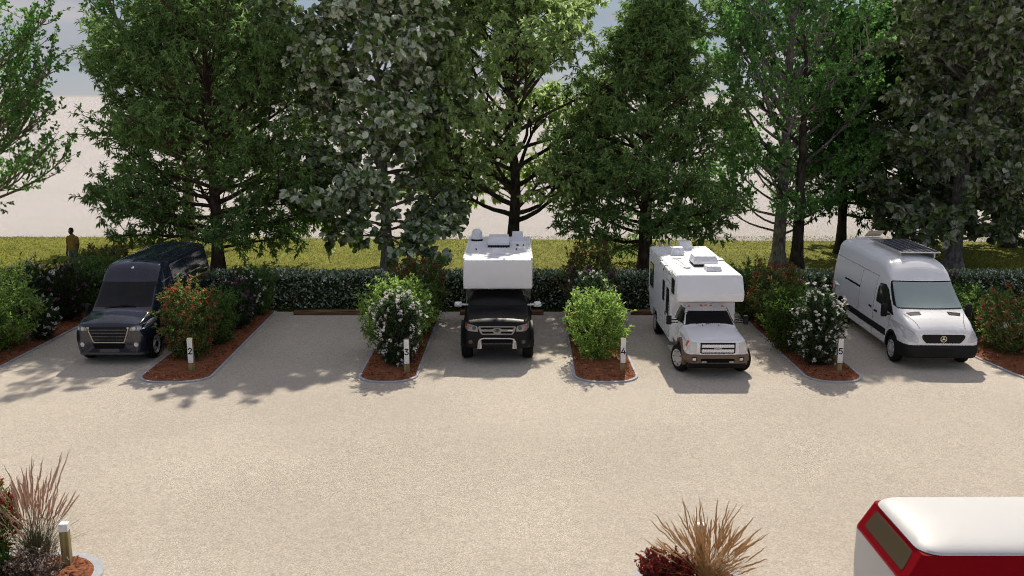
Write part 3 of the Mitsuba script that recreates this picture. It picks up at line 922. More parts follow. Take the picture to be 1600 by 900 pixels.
LIGHT = [(0.34, 0.509, 0.133), (0.41, 0.58, 0.169), (0.268, 0.419, 0.107), (0.214, 0.34, 0.086)]
MIDG = [(0.149, 0.258, 0.07), (0.187, 0.312, 0.082), (0.118, 0.211, 0.056)]
DEEP = [(0.061, 0.107, 0.049), (0.081, 0.134, 0.059), (0.049, 0.085, 0.039)]
PHOT = [(0.149, 0.234, 0.066), (0.18, 0.281, 0.082), (0.258, 0.32, 0.118), (0.118, 0.187, 0.053)]
REDS = [(0.38, 0.085, 0.062), (0.3, 0.055, 0.042), (0.42, 0.16, 0.095)]
DRED = [(0.26, 0.045, 0.04), (0.2, 0.032, 0.03), (0.3, 0.08, 0.05)]
WHITE = [(0.74, 0.72, 0.70), (0.66, 0.64, 0.63)]
PURP = [(0.22, 0.09, 0.19), (0.28, 0.12, 0.22), (0.17, 0.07, 0.15)]
G = None
# island two
shrub('photinia_shrub', 'red tipped shrub behind the post reading 2', -8.28, 23.9, 0.70, 0.75, 1.80, 0.105, PHOT, 201, n=420, tips=(REDS, 0.62, 7))
shrub('green_shrub', 'mid green shrub between the red tipped shrub and the purple one', -8.05, 25.3, 0.62, 0.7, 1.45, 0.10, MIDG, 202)
shrub('purple_flower_shrub', 'dark shrub with purple and white flowers left of bay two', -8.10, 26.7, 0.66, 0.7, 1.35, 0.09, DEEP, 203, flowers=(PURP, 34, 0.13))
shrub('white_flower_shrub', 'dark white flowering shrub beside the rear of the dark van', -8.0, 27.6, 0.62, 0.62, 1.45, 0.09, DEEP, 204, flowers=(WHITE, 75, 0.085))
shrub('green_shrub', 'mid green shrub at the hedge end of the first island', -7.95, 28.8, 0.70, 0.60, 1.45, 0.10, MIDG, 205)
# island three
shrub('white_flower_shrub', 'dark white flowering shrub before the light green one, left of the pickup', -2.84, 23.3, 0.56, 0.60, 1.68, 0.09, DEEP, 206, n=620, flowers=(WHITE, 165, 0.105))
shrub('light_green_shrub', 'light green shrub surrounding the white flowers on the second island', -3.05, 24.6, 0.98, 0.80, 1.78, 0.105, LIGHT, 207, n=560)
shrub('green_shrub', 'mid green shrub halfway along the second island', -2.75, 26.4, 0.70, 0.7, 1.40, 0.10, MIDG, 208)
shrub('photinia_shrub', 'dark red tipped shrub left of the pickup camper', -2.75, 27.8, 0.85, 0.75, 1.80, 0.105, PHOT, 209, n=400, tips=(DRED, 0.6, 7))
# island four
shrub('light_green_shrub', 'round light green shrub beside the post reading 4', 2.20, 23.9, 0.76, 0.74, 1.68, 0.105, LIGHT, 210, n=460)
shrub('photinia_shrub', 'low red tipped shrub at the left side of the third island', 2.00, 25.3, 0.5, 0.5, 0.95, 0.10, PHOT, 211, n=180, tips=(DRED, 0.6, 6))
shrub('white_flower_shrub', 'white flowering shrub behind the round light green shrub', 2.25, 26.3, 0.62, 0.6, 1.60, 0.09, DEEP, 212, flowers=(WHITE, 75, 0.085))
shrub('purple_flower_shrub', 'shrub with purple flowers near the hedge end of the third island', 2.35, 27.6, 0.80, 0.7, 1.55, 0.09, DEEP, 213, flowers=(PURP, 40, 0.13))
shrub('photinia_shrub', 'dark red tipped shrub touching the hedge right of the pickup', 2.35, 28.9, 0.75, 0.55, 2.0, 0.105, PHOT, 214, n=380, tips=(DRED, 0.6, 7))
# island five
shrub('white_flower_shrub', 'white flowering shrub left of the silver white van front', 7.66, 23.3, 0.56, 0.60, 1.80, 0.09, DEEP, 215, n=640, flowers=(WHITE, 165, 0.105))
shrub('green_shrub', 'fresh green shrub behind the white flowers on the last island', 7.42, 24.7, 0.80, 0.78, 1.65, 0.10, [(0.085, 0.155, 0.035), (0.105, 0.18, 0.04), (0.065, 0.12, 0.03)], 216, n=420, upright=1.2)
shrub('photinia_shrub', 'red tipped shrub right of the white motorhome', 7.55, 26.9, 0.80, 0.85, 1.75, 0.105, PHOT, 217, n=440, tips=(REDS, 0.5, 7))
shrub('green_shrub', 'deep green shrub at the hedge behind the motorhome mirror', 7.2, 28.4, 0.75, 0.65, 1.70, 0.10, MIDG, 218)
# right bed
shrub('photinia_shrub', 'red tipped shrub at the right edge of the picture', 13.2, 24.5, 0.95, 1.0, 1.45, 0.105, PHOT, 219, n=440, tips=(REDS, 0.5, 7))
shrub('green_shrub', 'dense green shrub right of the silver white van', 12.95, 26.2, 0.80, 0.85, 1.35, 0.10, MIDG, 220, upright=1.2)
shrub('purple_flower_shrub', 'purple flowering shrub behind the right mirror of the white van', 12.95, 28.0, 0.75, 0.7, 1.35, 0.09, DEEP, 221, flowers=(PURP, 30, 0.13))
shrub('white_flower_shrub', 'white flowering shrub at the hedge right of the white van', 12.7, 29.0, 0.6, 0.5, 1.5, 0.09, DEEP, 222, flowers=(WHITE, 45, 0.09))
# left bed
shrub('light_green_shrub', 'large light green shrub at the left edge of the picture', -13.75, 24.7, 1.10, 1.2, 1.95, 0.11, LIGHT, 223, n=760)
shrub('light_green_shrub', 'light green shrub in the lower left corner of the left bed', -13.85, 23.0, 0.75, 0.8, 1.40, 0.11, LIGHT, 224, n=380)
shrub('white_flower_shrub', 'low white flowering shrub left of the dark blue van', -13.05, 25.9, 0.42, 0.55, 1.05, 0.09, DEEP, 225, n=240, flowers=(WHITE, 60, 0.09))
shrub('white_flower_shrub', 'taller white flowering shrub beside the wall behind the light green shrub', -14.15, 27.6, 0.62, 0.7, 1.75, 0.09, DEEP, 226, flowers=(WHITE, 60, 0.09))
shrub('purple_flower_shrub', 'purple flowering shrub left of the dark van windscreen', -13.45, 28.1, 0.80, 0.85, 1.60, 0.09, [(0.030, 0.058, 0.018), (0.04, 0.07, 0.022)], 227, n=420, flowers=(PURP, 40, 0.13))
shrub('green_shrub', 'green shrub in front of the standing person', -13.3, 29.6, 0.85, 0.7, 1.70, 0.10, MIDG, 228)
shrub('photinia_shrub', 'dark red shrub right of the standing person', -13.6, 31.6, 0.9, 0.8, 1.65, 0.105, PHOT, 229, n=340, tips=(DRED, 0.7, 7))

# hedge
k = thing('clipped_hedge', 'long clipped dark green hedge behind all the bays', 'hedge')
HX0, HX1, HY0, HY1, HZ = -14.6, 22.0, 29.85, 30.75, 1.10
r = np.random.default_rng(300)
nf = 17000
fx, fz = r.uniform(HX0, HX1, nf), r.uniform(0.02, HZ, nf)
wav = lambda a, b: 0.10 * (meshkit.fbm(np.column_stack([a * 1.3, b * 1.6, 0 * a]), 3, 4) - 0.5)
front = np.column_stack([fx, HY0 + wav(fx, fz) + r.uniform(-0.03, 0.10, nf), fz])
ntp = 13000
tx, ty = r.uniform(HX0, HX1, ntp), r.uniform(HY0, HY1, ntp)
top = np.column_stack([tx, ty, HZ + wav(tx, ty + 9) + r.uniform(-0.10, 0.05, ntp)])
bk = front[:6000] * [1, 0, 1] + [0, HY1, 0]
pos = np.vstack([front, top, bk])
od = np.vstack([np.tile([0, -1, 0.25], (nf, 1)), np.tile([0, -0.2, 1], (ntp, 1)), np.tile([0, 1, 0.2], (6000, 1))])
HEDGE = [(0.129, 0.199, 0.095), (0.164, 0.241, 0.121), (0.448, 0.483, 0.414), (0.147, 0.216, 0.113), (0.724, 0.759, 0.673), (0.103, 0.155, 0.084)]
lm, lc = leaves(pos, od + r.normal(size=pos.shape) * 0.75, r, 0.10, 0.05, LANCE, HEDGE, up=(0, -0.7, 0.7), flop=0.8)
part(k, 'foliage', lm, 'm_leaf_hedge', False, color=lc, kind='stuff')
part(k, 'branches', rbox(HX0 + .06, HX1 - .06, HY0 + 0.08, HY1 - 0.06, 0.02, HZ - 0.09, 0.05), 'm_hedge_core', 30)


def grass_clump(label, x, y, h, spread, seed, n, cstem, chead, base, plume=0.016):
    r = np.random.default_rng(seed)
    k = thing('grass_clump', label, 'ornamental grass')
    st, hd = MB(), MB()
    for i in range(n):
        a = r.uniform(0, 2 * PI); q = spread * r.random() ** 0.7
        p0 = np.array([x + r.normal(0, 0.09), y + r.normal(0, 0.09), 0.0])
        H = h * r.uniform(0.55, 1.0)
        d = np.array([math.cos(a) * q, math.sin(a) * q, H])
        pts = np.array([p0 + d * [t ** 1.4, t ** 1.4, t] for t in np.linspace(0, 1, 6)])
        pts[:, :2] += r.normal(0, 0.012, (6, 2))
        st.add(*tube(pts[:5], [0.004, 0.0035, 0.003, 0.0025, 0.002], 3))
        # seed head: a slim rough spindle along the upper part of the stalk
        hp = np.array([pts[3] + (pts[5] - pts[3]) * t for t in np.linspace(0.0, 1, 8)])
        hp[1:-1] += r.normal(0, 0.006, (6, 3))
        hd.add(*tube(hp, plume * np.array([0.15, 0.55, 0.9, 0.75, 1.0, 0.7, 0.6, 0.1]) * r.uniform(0.7, 1.2), 5))
    bl = 260
    a = r.uniform(0, 2 * PI, bl); q = spread * 1.1 * r.random(bl); H = h * r.uniform(0.25, 0.6, bl)
    for i in range(bl):
        p0 = np.array([x + r.normal(0, 0.10), y + r.normal(0, 0.10), 0.0])
        d = np.array([math.cos(a[i]) * q[i], math.sin(a[i]) * q[i], H[i]])
        pts = np.array([p0 + d * [t ** 1.6, t ** 1.6, t - 0.25 * t * t] for t in np.linspace(0, 1, 5)])
        st.add(*tube(pts, [0.0035, 0.0035, 0.003, 0.002, 0.001], 3))
    part(k, 'stalks', st.mesh(), cstem, 40)
    part(k, 'seed_heads', hd.mesh(), chead, 40, kind='stuff')


principled('m_stalk_green', (0.115, 0.105, 0.05), 0.8)
principled('m_stalk_tan', (0.33, 0.20, 0.085), 0.8)
principled('m_head_pink', (0.44, 0.275, 0.20), 0.9)
principled('m_head_tan', (0.42, 0.25, 0.115), 0.9)
grass_clump('tall feathery grass clump with pinkish seed heads at lower left', -6.92, 12.95, 1.50, 0.68, 401, 90, 'm_stalk_green', 'm_head_pink', 0, 0.0125)
grass_clump('tan ornamental grass clump in front of the right bollard', 2.72, 12.22, 1.03, 0.80, 402, 135, 'm_stalk_tan', 'm_head_tan', 0, 0.0115)
shrub('heather_bush', 'low greyish pink bush at the foot of the left bollard', -6.72, 12.40, 0.44, 0.32, 0.42, 0.035, [(0.50, 0.42, 0.39), (0.60, 0.50, 0.47), (0.34, 0.32, 0.27), (0.66, 0.53, 0.50)], 403, n=260, per=9, gap=0.0)
shrub('red_flower_shrub', 'red flowering shrub cut by the left edge of the picture', -7.62, 12.75, 0.50, 0.5, 1.12, 0.08, MIDG, 404, n=420, tips=([(0.36, 0.03, 0.03), (0.28, 0.02, 0.02), (0.33, 0.06, 0.06)], 0.7, 8))
shrub('green_shrub', 'leafy green shrub in the bottom left corner', -7.42, 12.2, 0.46, 0.4, 0.58, 0.09, [(0.07, 0.13, 0.03), (0.09, 0.16, 0.04), (0.045, 0.085, 0.025)], 405, n=300)
shrub('red_berry_shrub', 'dark red berried shrub left of the tan grass clump', 2.16, 12.3, 0.42, 0.36, 0.42, 0.03, [(0.20, 0.025, 0.025), (0.27, 0.03, 0.03), (0.12, 0.03, 0.02)], 406, n=420, per=14, gap=0.0, tmpl='oval', wl=0.9)
#@@VEHICLES@@

# ------------------------------------------------------------------ vehicles (local frame: x to the picture's right, y to the rear, front bumper at y = 0)


def cylx(r, x0, x1, y, z, n=40):
    a = np.arange(n) * 2 * PI / n
    return hull([(x, y + r * math.cos(t), z + r * math.sin(t)) for x in (x0, x1) for t in a])


def cut_arches(body, spots, r, half):
    m = mani(body)
    for y, z in spots:
        m = m - mani(cylx(r, half - 0.36, half + 0.3, y, z)) - mani(cylx(r, -half - 0.3, -half + 0.36, y, z))
    return unmani(m)


class Car:
    def __init__(self, name, label, cat_, x, y, rz=0.0, sx=1.0):
        self.k = thing(name, label, cat_)
        self.m = T().translate([x, y, 0]).rotate([0, 0, 1], math.degrees(rz)).scale([sx, 1, 1])

    def p(self, name, mesh, mat, parent=None, smooth=35, label=None, kind=None):
        return part(parent or self.k, name, mesh, mat, smooth, self.m, kind=kind, label=label)

    def wheels(self, xs, ys, r, w, rim, hub, r_rim=None, steer=0.0, style='steel'):
        """one mesh of each kind per wheel"""
        rr = r_rim or r * 0.66
        tyre = lathe([(rr * .97, -w / 2 + .02), (rr, -w / 2), (r - .05, -w / 2 - .004), (r - .015, -w / 2 + .02), (r, -w / 2 + .055), (r, -.012), (r - .012, -.008), (r - .012, .008), (r, .012), (r, w / 2 - .055), (r - .015, w / 2 - .02), (r - .05, w / 2 + .004), (rr, w / 2), (rr * .97, w / 2 - .02)], 48, 'x')
        for x in xs:
            s = 1 if x > 0 else -1
            for i, y in enumerate(ys):
                a = steer if i == 0 else 0.0
                pl = lambda m: shift(m, x, y, r, a)
                wk = self.p('wheel', pl(tyre), 'm_rubber', smooth=50)
                o = s * w / 2
                if style == 'dish':
                    prof = [(rr * 1.0, o - s * .012), (rr * .96, o + s * .004), (rr * .86, o - s * .012), (rr * .62, o - s * .004), (rr * .52, o + s * .012), (0.0, o + s * .018)]
                else:
                    prof = [(rr * 1.0, o - s * .012), (rr * .97, o + s * .004), (rr * .90, o - s * .03), (rr * .82, o - s * .055), (rr * .45, o - s * .04), (rr * .40, o - s * .01), (0.0, o - s * .005)]
                d = lathe(prof, 48, 'x')
                n_ = np.asarray(d.face_normals)[:, 0].mean()
                if n_ * s < 0:
                    d.invert()
                rim_k = part(wk, 'rim', pl(d), rim, 40, self.m)
                hb = lathe([(rr * .30, o - s * .012), (rr * .28, o + s * .022), (0, o + s * .03)], 24, 'x')
                if np.asarray(hb.face_normals)[:, 0].mean() * s < 0:
                    hb.invert()
                part(wk, 'hub', pl(hb), hub, 40, self.m)
                holes = []
                for q in range(10 if style != 'dish' else 7):
                    t = q * 2 * PI / (10 if style != 'dish' else 7)
                    h = lathe([(0.001, -.006), (rr * .085, -.006), (rr * .085, .006), (0.001, .006)], 10, 'x')
                    if h.volume < 0:
                        h.invert()
                    rad_ = rr * (.68 if style != 'dish' else .74)
                    holes.append(shift(h, o + s * (-.047 if style != 'dish' else -.006), rad_ * math.cos(t), rad_ * math.sin(t)))
                part(wk, 'holes', pl(cat(*holes)), 'm_well', 40, self.m, kind='stuff')

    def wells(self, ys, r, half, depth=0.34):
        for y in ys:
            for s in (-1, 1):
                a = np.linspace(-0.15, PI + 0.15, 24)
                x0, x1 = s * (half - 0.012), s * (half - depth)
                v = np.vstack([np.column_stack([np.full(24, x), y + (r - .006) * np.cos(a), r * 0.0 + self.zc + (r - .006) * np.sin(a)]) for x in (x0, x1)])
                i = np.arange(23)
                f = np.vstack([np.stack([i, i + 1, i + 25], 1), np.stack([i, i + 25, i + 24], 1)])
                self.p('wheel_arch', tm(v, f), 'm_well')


def ring2(poly, w):
    return poly.difference(poly.buffer(-w))


def mirror(car, x, y, z, mat, w=0.17, h=0.30, d=0.10, arm=0.12, base=0.0):
    s = 1 if x > 0 else -1
    k = car.p('mirror', hull(np.vstack([np.asarray(rbox(min(x, x + s * w), max(x, x + s * w), y, y + d, z, z + h, 0.03).vertices), [[x + s * w * .5, y - 0.05, z + h * .5]]])), mat)
    car.p('arm', pipe([(x - s * arm, y + 0.08, z + .05), (x + s * .05, y + 0.05, z + .07)], 0.025), mat, parent=k)
    car.p('mirror_glass', rbox(min(x + s * .02, x + s * (w - .02)), max(x + s * .02, x + s * (w - .02)), y + d + .002, y + d + .006, z + .03, z + h - .03, 0.003), 'm_side_glass', parent=k)


def seam(car, body, pts, side, w=0.014):
    car.p('seam', decal(body, LineString(pts).buffer(w / 2, cap_style='flat'), side, 0.0045, 0.10, 0.006), 'm_seam')


# --- dark blue van -----------------------------------------------------------------------------------------------
c = Car('panel_van', 'shiny dark blue high roof panel van parked left of the red tipped shrub', 'van', -10.12, 23.38, 0.0, 0.945)
# y, z0, wb, zm, wm, wt, zt, r, crown
body = loft([(0.00, 0.30, 0.66, 0.66, 0.74, 0.70, 0.99, 0.05, 0.02), (0.05, 0.25, 0.76, 0.66, 0.84, 0.78, 1.045, 0.06, 0.03), (0.16, 0.22, 0.86, 0.68, 0.93, 0.85, 1.075, 0.08, 0.04),
             (0.40, 0.22, 0.93, 0.70, 0.97, 0.87, 1.13, 0.11, 0.05), (0.80, 0.22, 0.95, 0.75, 0.975, 0.85, 1.21, 0.13, 0.05), (0.92, 0.22, 0.95, 0.80, 0.975, 0.84, 1.27, 0.12, 0.045),
             (1.55, 0.22, 0.95, 0.95, 0.975, 0.78, 1.86, 0.12, 0.045), (1.82, 0.22, 0.95, 1.0, 0.975, 0.78, 2.14, 0.16, 0.045), (2.05, 0.22, 0.95, 1.0, 0.975, 0.79, 2.25, 0.18, 0.045),
             (2.5, 0.22, 0.95, 1.0, 0.975, 0.80, 2.28, 0.18, 0.045), (5.50, 0.24, 0.95, 1.0, 0.975, 0.80, 2.28, 0.18, 0.045), (5.58, 0.28, 0.92, 1.0, 0.94, 0.77, 2.24, 0.18, 0.04)], ny=110)
AX1 = [(0.74, 0.37), (4.35, 0.37)]
b1 = cut_arches(body, AX1, 0.44, 0.96)
c.p('body', b1, 'm_navy', smooth=38)
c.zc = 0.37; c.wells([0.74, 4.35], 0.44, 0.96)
c.wheels((-0.85, 0.85), (0.74, 4.35), 0.365, 0.23, 'm_silver', 'm_black_plastic')
ws = rp([(-0.83, 1.30), (0.83, 1.30), (0.755, 1.85), (-0.755, 1.85)], 0.04)
c.p('windscreen', decal(body, ws, 'front', 0.006), 'm_dark_glass')
for s in (-1, 1):
    c.p('wiper', pipe([(s * 0.10 - .35, 0.885, 1.302), (s * 0.10 - .05, 0.90, 1.325), (s * 0.10 + 0.28, 0.93, 1.365)], 0.010, 5), 'm_black_plastic')
gr = rp([(-0.53, 0.985), (0.53, 0.985), (0.50, 0.86), (0.40, 0.60), (-0.40, 0.60), (-0.50, 0.86)], 0.04)
gk = c.p('grille', decal(body, gr, 'front', 0.008), 'm_black_plastic')
U = gr.buffer(0.018).difference(gr.buffer(-0.004)).difference(sbox(-1, 0.965, 1, 1.3)).union(Polygon([(-.57, .985), (-.50, .985), (-.49, .95), (-.555, .95)])).union(Polygon([(.57, .985), (.50, .985), (.49, .95), (.555, .95)]))
c.p('grille_surround', decal(body, U, 'front', 0.020), principled('m_dim_chrome', (0.34, 0.33, 0.32), 0.25, metal=1.0))
for z in (0.66, 0.745, 0.83, 0.91):
    wz = np.interp(z, [0.60, 0.86, 0.985], [0.37, 0.47, 0.50])
    c.p('slat', decal(body, sbox(-wz, z - .014, wz, z + .014), 'front', 0.022), 'm_navy', parent=gk)
c.p('lower_intake', decal(body, rp([(-0.44, 0.555), (0.44, 0.555), (0.38, 0.43), (-0.38, 0.43)], 0.02), 'front', 0.007), 'm_well')
c.p('number_plate', decal(body, sbox(-0.26, 0.335, 0.26, 0.425), 'front', 0.014), 'm_grey_plastic')
c.p('bumper_lip', decal(body, rp([(-0.86, 0.26), (0.86, 0.26), (0.86, 0.30), (0.70, 0.325), (-0.70, 0.325), (-0.86, 0.30)], 0.01), 'front', 0.014), 'm_grey_plastic')
for s in (-1, 1):
    hl = rp([(s * 0.555, 0.90), (s * 0.60, 0.985), (s * 0.86, 1.045), (s * 0.925, 1.03), (s * 0.93, 0.93), (s * 0.80, 0.88)], 0.02)
    hk = c.p('headlight', decal(body, hl, 'front', 0.007), 'm_lamp_dark')
    for q in (0.68, 0.80):
        c.p('reflector', decal(body, Point(s * q, 0.945).buffer(0.042), 'front', 0.012), 'm_lamp', parent=hk)
    c.p('fog_light', decal(body, Point(s * 0.715, 0.535).buffer(0.055), 'front', 0.014), 'm_lamp')
    mirror(c, s * 1.00, 1.22, 0.98, 'm_black_plastic', w=0.16, h=0.33)
    sd = 'right' if s > 0 else 'left'
    c.p('side_window', decal(body, rp([(1.30, 1.22), (1.62, 1.66), (1.78, 1.74), (2.16, 1.74), (2.18, 1.22)], 0.05), sd, 0.005), 'm_side_glass')
    c.p('rear_window', decal(body, rp([(2.42, 1.16), (2.42, 1.80), (3.72, 1.80), (3.72, 1.16)], 0.06), sd, 0.005), 'm_side_glass')
    c.p('rear_window', decal(body, rp([(3.86, 1.16), (3.86, 1.80), (5.32, 1.80), (5.32, 1.16)], 0.06), sd, 0.005), 'm_side_glass')
    seam(c, body, [(2.30, 0.40), (2.30, 1.85), (1.75, 1.80)], sd)
    seam(c, body, [(3.79, 0.45), (3.79, 1.90)], sd)
    c.p('rub_strip', decal(body, sbox(2.36, 0.88, 5.45, 0.96), sd, 0.012), 'm_navy')
    c.p('roof_rail', decal(body, LineString([(s * 0.73, 2.1), (s * 0.73, 5.4)]).buffer(0.012, cap_style='flat'), 'top', 0.014, 0.3), 'm_navy')
    c.p('tail_light', decal(body, rp([(s * 0.80, 0.95), (s * 0.90, 0.95), (s * 0.86, 1.5), (s * 0.78, 1.5)], 0.01), 'back', 0.006), 'm_red_lamp')
c.p('roof_marker', shift(hull([(x, y, z) for x in (-.03, .03) for y in (-.03, .05) for z in (0, .035)] + [(0, .0, .05)]), 0.02, 1.80, 2.155), 'm_silver')

# --- silver white van ---------------------------------------------------------------------------------------------
c = Car('panel_van', 'silver white high roof panel van with a solar panel on its roof', 'van', 10.60, 22.88, -0.028)
body = loft([(0.00, 0.36, 0.66, 0.70, 0.72, 0.62, 0.92, 0.06, 0.02), (0.05, 0.33, 0.78, 0.70, 0.82, 0.70, 0.99, 0.08, 0.025), (0.16, 0.32, 0.87, 0.72, 0.90, 0.76, 1.06, 0.10, 0.035),
             (0.40, 0.32, 0.92, 0.76, 0.94, 0.82, 1.17, 0.12, 0.045), (0.78, 0.32, 0.93, 0.80, 0.945, 0.85, 1.29, 0.12, 0.05), (0.88, 0.32, 0.93, 0.85, 0.945, 0.85, 1.34, 0.11, 0.05),
             (1.62, 0.32, 0.93, 1.0, 0.945, 0.78, 1.96, 0.12, 0.05), (1.90, 0.32, 0.93, 1.0, 0.945, 0.79, 2.21, 0.18, 0.06), (2.22, 0.32, 0.93, 1.0, 0.945, 0.80, 2.37, 0.26, 0.07), (2.7, 0.32, 0.93, 1.0, 0.945, 0.80, 2.42, 0.27, 0.07),
             (5.88, 0.34, 0.93, 1.0, 0.945, 0.80, 2.42, 0.27, 0.07), (6.02, 0.38, 0.91, 1.0, 0.92, 0.76, 2.36, 0.25, 0.05), (6.06, 0.40, 0.88, 1.0, 0.89, 0.72, 2.28, 0.25, 0.05)], ny=110)
b1 = cut_arches(body, [(0.86, 0.35), (5.02, 0.35)], 0.42, 0.94)
c.p('body', b1, 'm_white', smooth=38)
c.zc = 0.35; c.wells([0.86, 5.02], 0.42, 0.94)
c.wheels((-0.83, 0.83), (0.86, 5.02), 0.345, 0.22, 'm_silver', 'm_lamp', style='dish')
bump = loft([(-0.015, 0.34, 0.67, 0.50, 0.73, 0.72, 0.645, 0.03, 0.0), (0.04, 0.31, 0.79, 0.50, 0.84, 0.83, 0.645, 0.03, 0.0), (0.15, 0.30, 0.885, 0.50, 0.915, 0.91, 0.655, 0.03, 0.0), (0.44, 0.30, 0.94, 0.50, 0.957, 0.953, 0.665, 0.03, 0.0)], ny=24, nside=8)
c.p('front_bumper', bump, 'm_black_plastic', smooth=38)
c.p('number_plate', decal(bump, sbox(-0.27, 0.43, 0.27, 0.54), 'front', 0.012), 'm_black_print')
ws = rp([(-0.85, 1.36), (0.85, 1.36), (0.765, 1.955), (-0.765, 1.955)], 0.05)
c.p('windscreen_seal', decal(body, ws, 'front', 0.004), 'm_black_plastic')
c.p('windscreen', decal(body, ws.buffer(-0.026), 'front', 0.008), 'm_sky_sheen_glass')
gr = rp([(-0.53, 0.91), (0.53, 0.91), (0.51, 0.80), (0.41, 0.695), (-0.41, 0.695), (-0.51, 0.80)], 0.04)
c.p('grille', decal(body, gr, 'front', 0.008), 'm_black_plastic')
em = Point(0, 0.805).buffer(0.077, quad_segs=12)
star = em.difference(em.buffer(-0.011))
for a in (90, 210, 330):
    q = math.radians(a); u_, v_ = math.cos(q), math.sin(q)
    star = star.union(Polygon([(0.072 * u_, 0.805 + 0.072 * v_), (0.017 * math.cos(q + 1.05), 0.805 + 0.017 * math.sin(q + 1.05)), (0.0, 0.805), (0.017 * math.cos(q - 1.05), 0.805 + 0.017 * math.sin(q - 1.05))]))
c.p('emblem', decal(body, star, 'front', 0.022, 0.05), 'm_chrome', label='three pointed star in a ring')
for s in (-1, 1):
    hl = rp([(s * 0.585, 0.70), (s * 0.60, 0.82), (s * 0.70, 0.96), (s * 0.90, 1.08), (s * 0.93, 1.06), (s * 0.93, 0.82), (s * 0.82, 0.72)], 0.03)
    hk = c.p('headlight', decal(body, hl, 'front', 0.006), 'm_lamp')
    c.p('reflector', decal(body, Point(s * 0.78, 0.86).buffer(0.06), 'front', 0.010), 'm_silver', parent=hk)
    c.p('air_vent', decal(body, rp([(s * 0.34, 0.60), (s * 0.62, 0.60), (s * 0.68, 0.76), (s * 0.34, 0.76)], 0.01), 'top', 0.006), 'm_black_plastic')
    seam(c, body, [(s * 0.55, 0.10), (s * 0.60, 0.35), (s * 0.76, 0.76)], 'top')
    mirror(c, s * 0.99, 1.12, 1.10, 'm_black_plastic', w=0.16, h=0.34)
    sd = 'right' if s > 0 else 'left'
    win = rp([(1.16, 1.26), (1.62, 1.72), (1.80, 1.82), (2.14, 1.80), (2.20, 1.60), (2.18, 1.30)], 0.05)
    c.p('side_window_frame', decal(body, win, sd, 0.004), 'm_black_plastic')
    c.p('side_window', decal(body, win.buffer(-0.025).difference(sbox(1.60, 1.0, 1.635, 2.0)), sd, 0.007), 'm_side_glass')
    c.p('mirror_base', decal(body, Polygon([(0.98, 1.16), (1.50, 1.24), (1.38, 1.50)]), sd, 0.010), 'm_black_plastic')
    c.p('rub_strip', decal(body, sbox(1.34, 0.56, 4.56, 0.73), sd, 0.016), 'm_black_plastic')
    c.p('rub_strip', decal(body, sbox(5.46, 0.56, 6.0, 0.76), sd, 0.016), 'm_black_plastic')
    for yy, zz in ((0.86, 0.35), (5.02, 0.35)):
        an = np.linspace(-0.05, PI + 0.05, 30)
        arc = LineString([(yy + 0.445 * math.cos(t), zz + 0.445 * math.sin(t)) for t in an]).buffer(0.035, cap_style='flat')
        c.p('arch_trim', decal(body, arc, sd, 0.010), 'm_black_plastic')
    c.p('door_handle', decal(body, rp([(2.02, 1.02), (2.20, 1.02), (2.20, 1.065), (2.02, 1.065)], 0.012), sd, 0.03), 'm_black_plastic')
    c.p('door_handle', decal(body, rp([(2.46, 1.06), (2.64, 1.06), (2.64, 1.105), (2.46, 1.105)], 0.012), sd, 0.03), 'm_black_plastic')
    c.p('slider_rail', decal(body, sbox(3.55, 1.40, 4.85, 1.45), sd, 0.010), 'm_black_plastic')
    seam(c, body, [(2.34, 0.42), (2.34, 1.95)], sd)
    seam(c, body, [(3.52, 0.75), (3.52, 1.95), (2.34, 1.95)], sd)
    seam(c, body, [(1.15, 0.80), (1.10, 1.15)], sd)
    seam(c, body, [(2.34, 1.95), (5.9, 1.95)], sd)
    c.p('tail_light', decal(body, rp([(5.90, 0.85), (6.04, 0.85), (6.03, 1.55), (5.92, 1.55)], 0.01), sd, 0.008), 'm_red_lamp')
# solar panel on the roof
sx0, sx1, sy0, sy1, sz = -0.34, 0.72, 2.30, 4.75, 2.565
sk = c.p('solar_panel', rbox(sx0, sx1, sy0, sy1, sz, sz + 0.030, 0.006), 'm_silver')
cells = []
for i in range(6):
    for j in range(14):
        w_, h_ = (sx1 - sx0 - .05) / 6, (sy1 - sy0 - .05) / 14
        x0, y0 = sx0 + .025 + i * w_, sy0 + .025 + j * h_
        cells.append(rbox(x0 + .010, x0 + w_ - .010, y0 + .012, y0 + h_ - .012, sz + 0.0305, sz + 0.034, 0.001))
c.p('cells', cat(*cells), 'm_cell', parent=sk, kind='stuff')
for xx in (sx0 + .08, sx1 - .08):
    c.p('bracket', rbox(xx - .02, xx + .02, sy0 + .2, sy1 - .2, 2.40, sz - .002, 0.005), 'm_silver', parent=sk)
hk = c.p('roof_hatch', shift(rbox(-0.24, 0.24, 0, 0.42, 0, 0.05, 0.015), 0.02, 5.20, 2.475), 'm_white_matte')
lid = rbox(-0.23, 0.23, 0, 0.42, 0, 0.02, 0.006)
v = np.array(lid.vertices); v = np.column_stack([v[:, 0], v[:, 1] * math.cos(.5), v[:, 2] + v[:, 1] * math.sin(.5) * -1 + .22]); lid.vertices = v
c.p('lid', shift(lid, 0.02, 5.22, 2.53), 'm_beige', parent=hk)

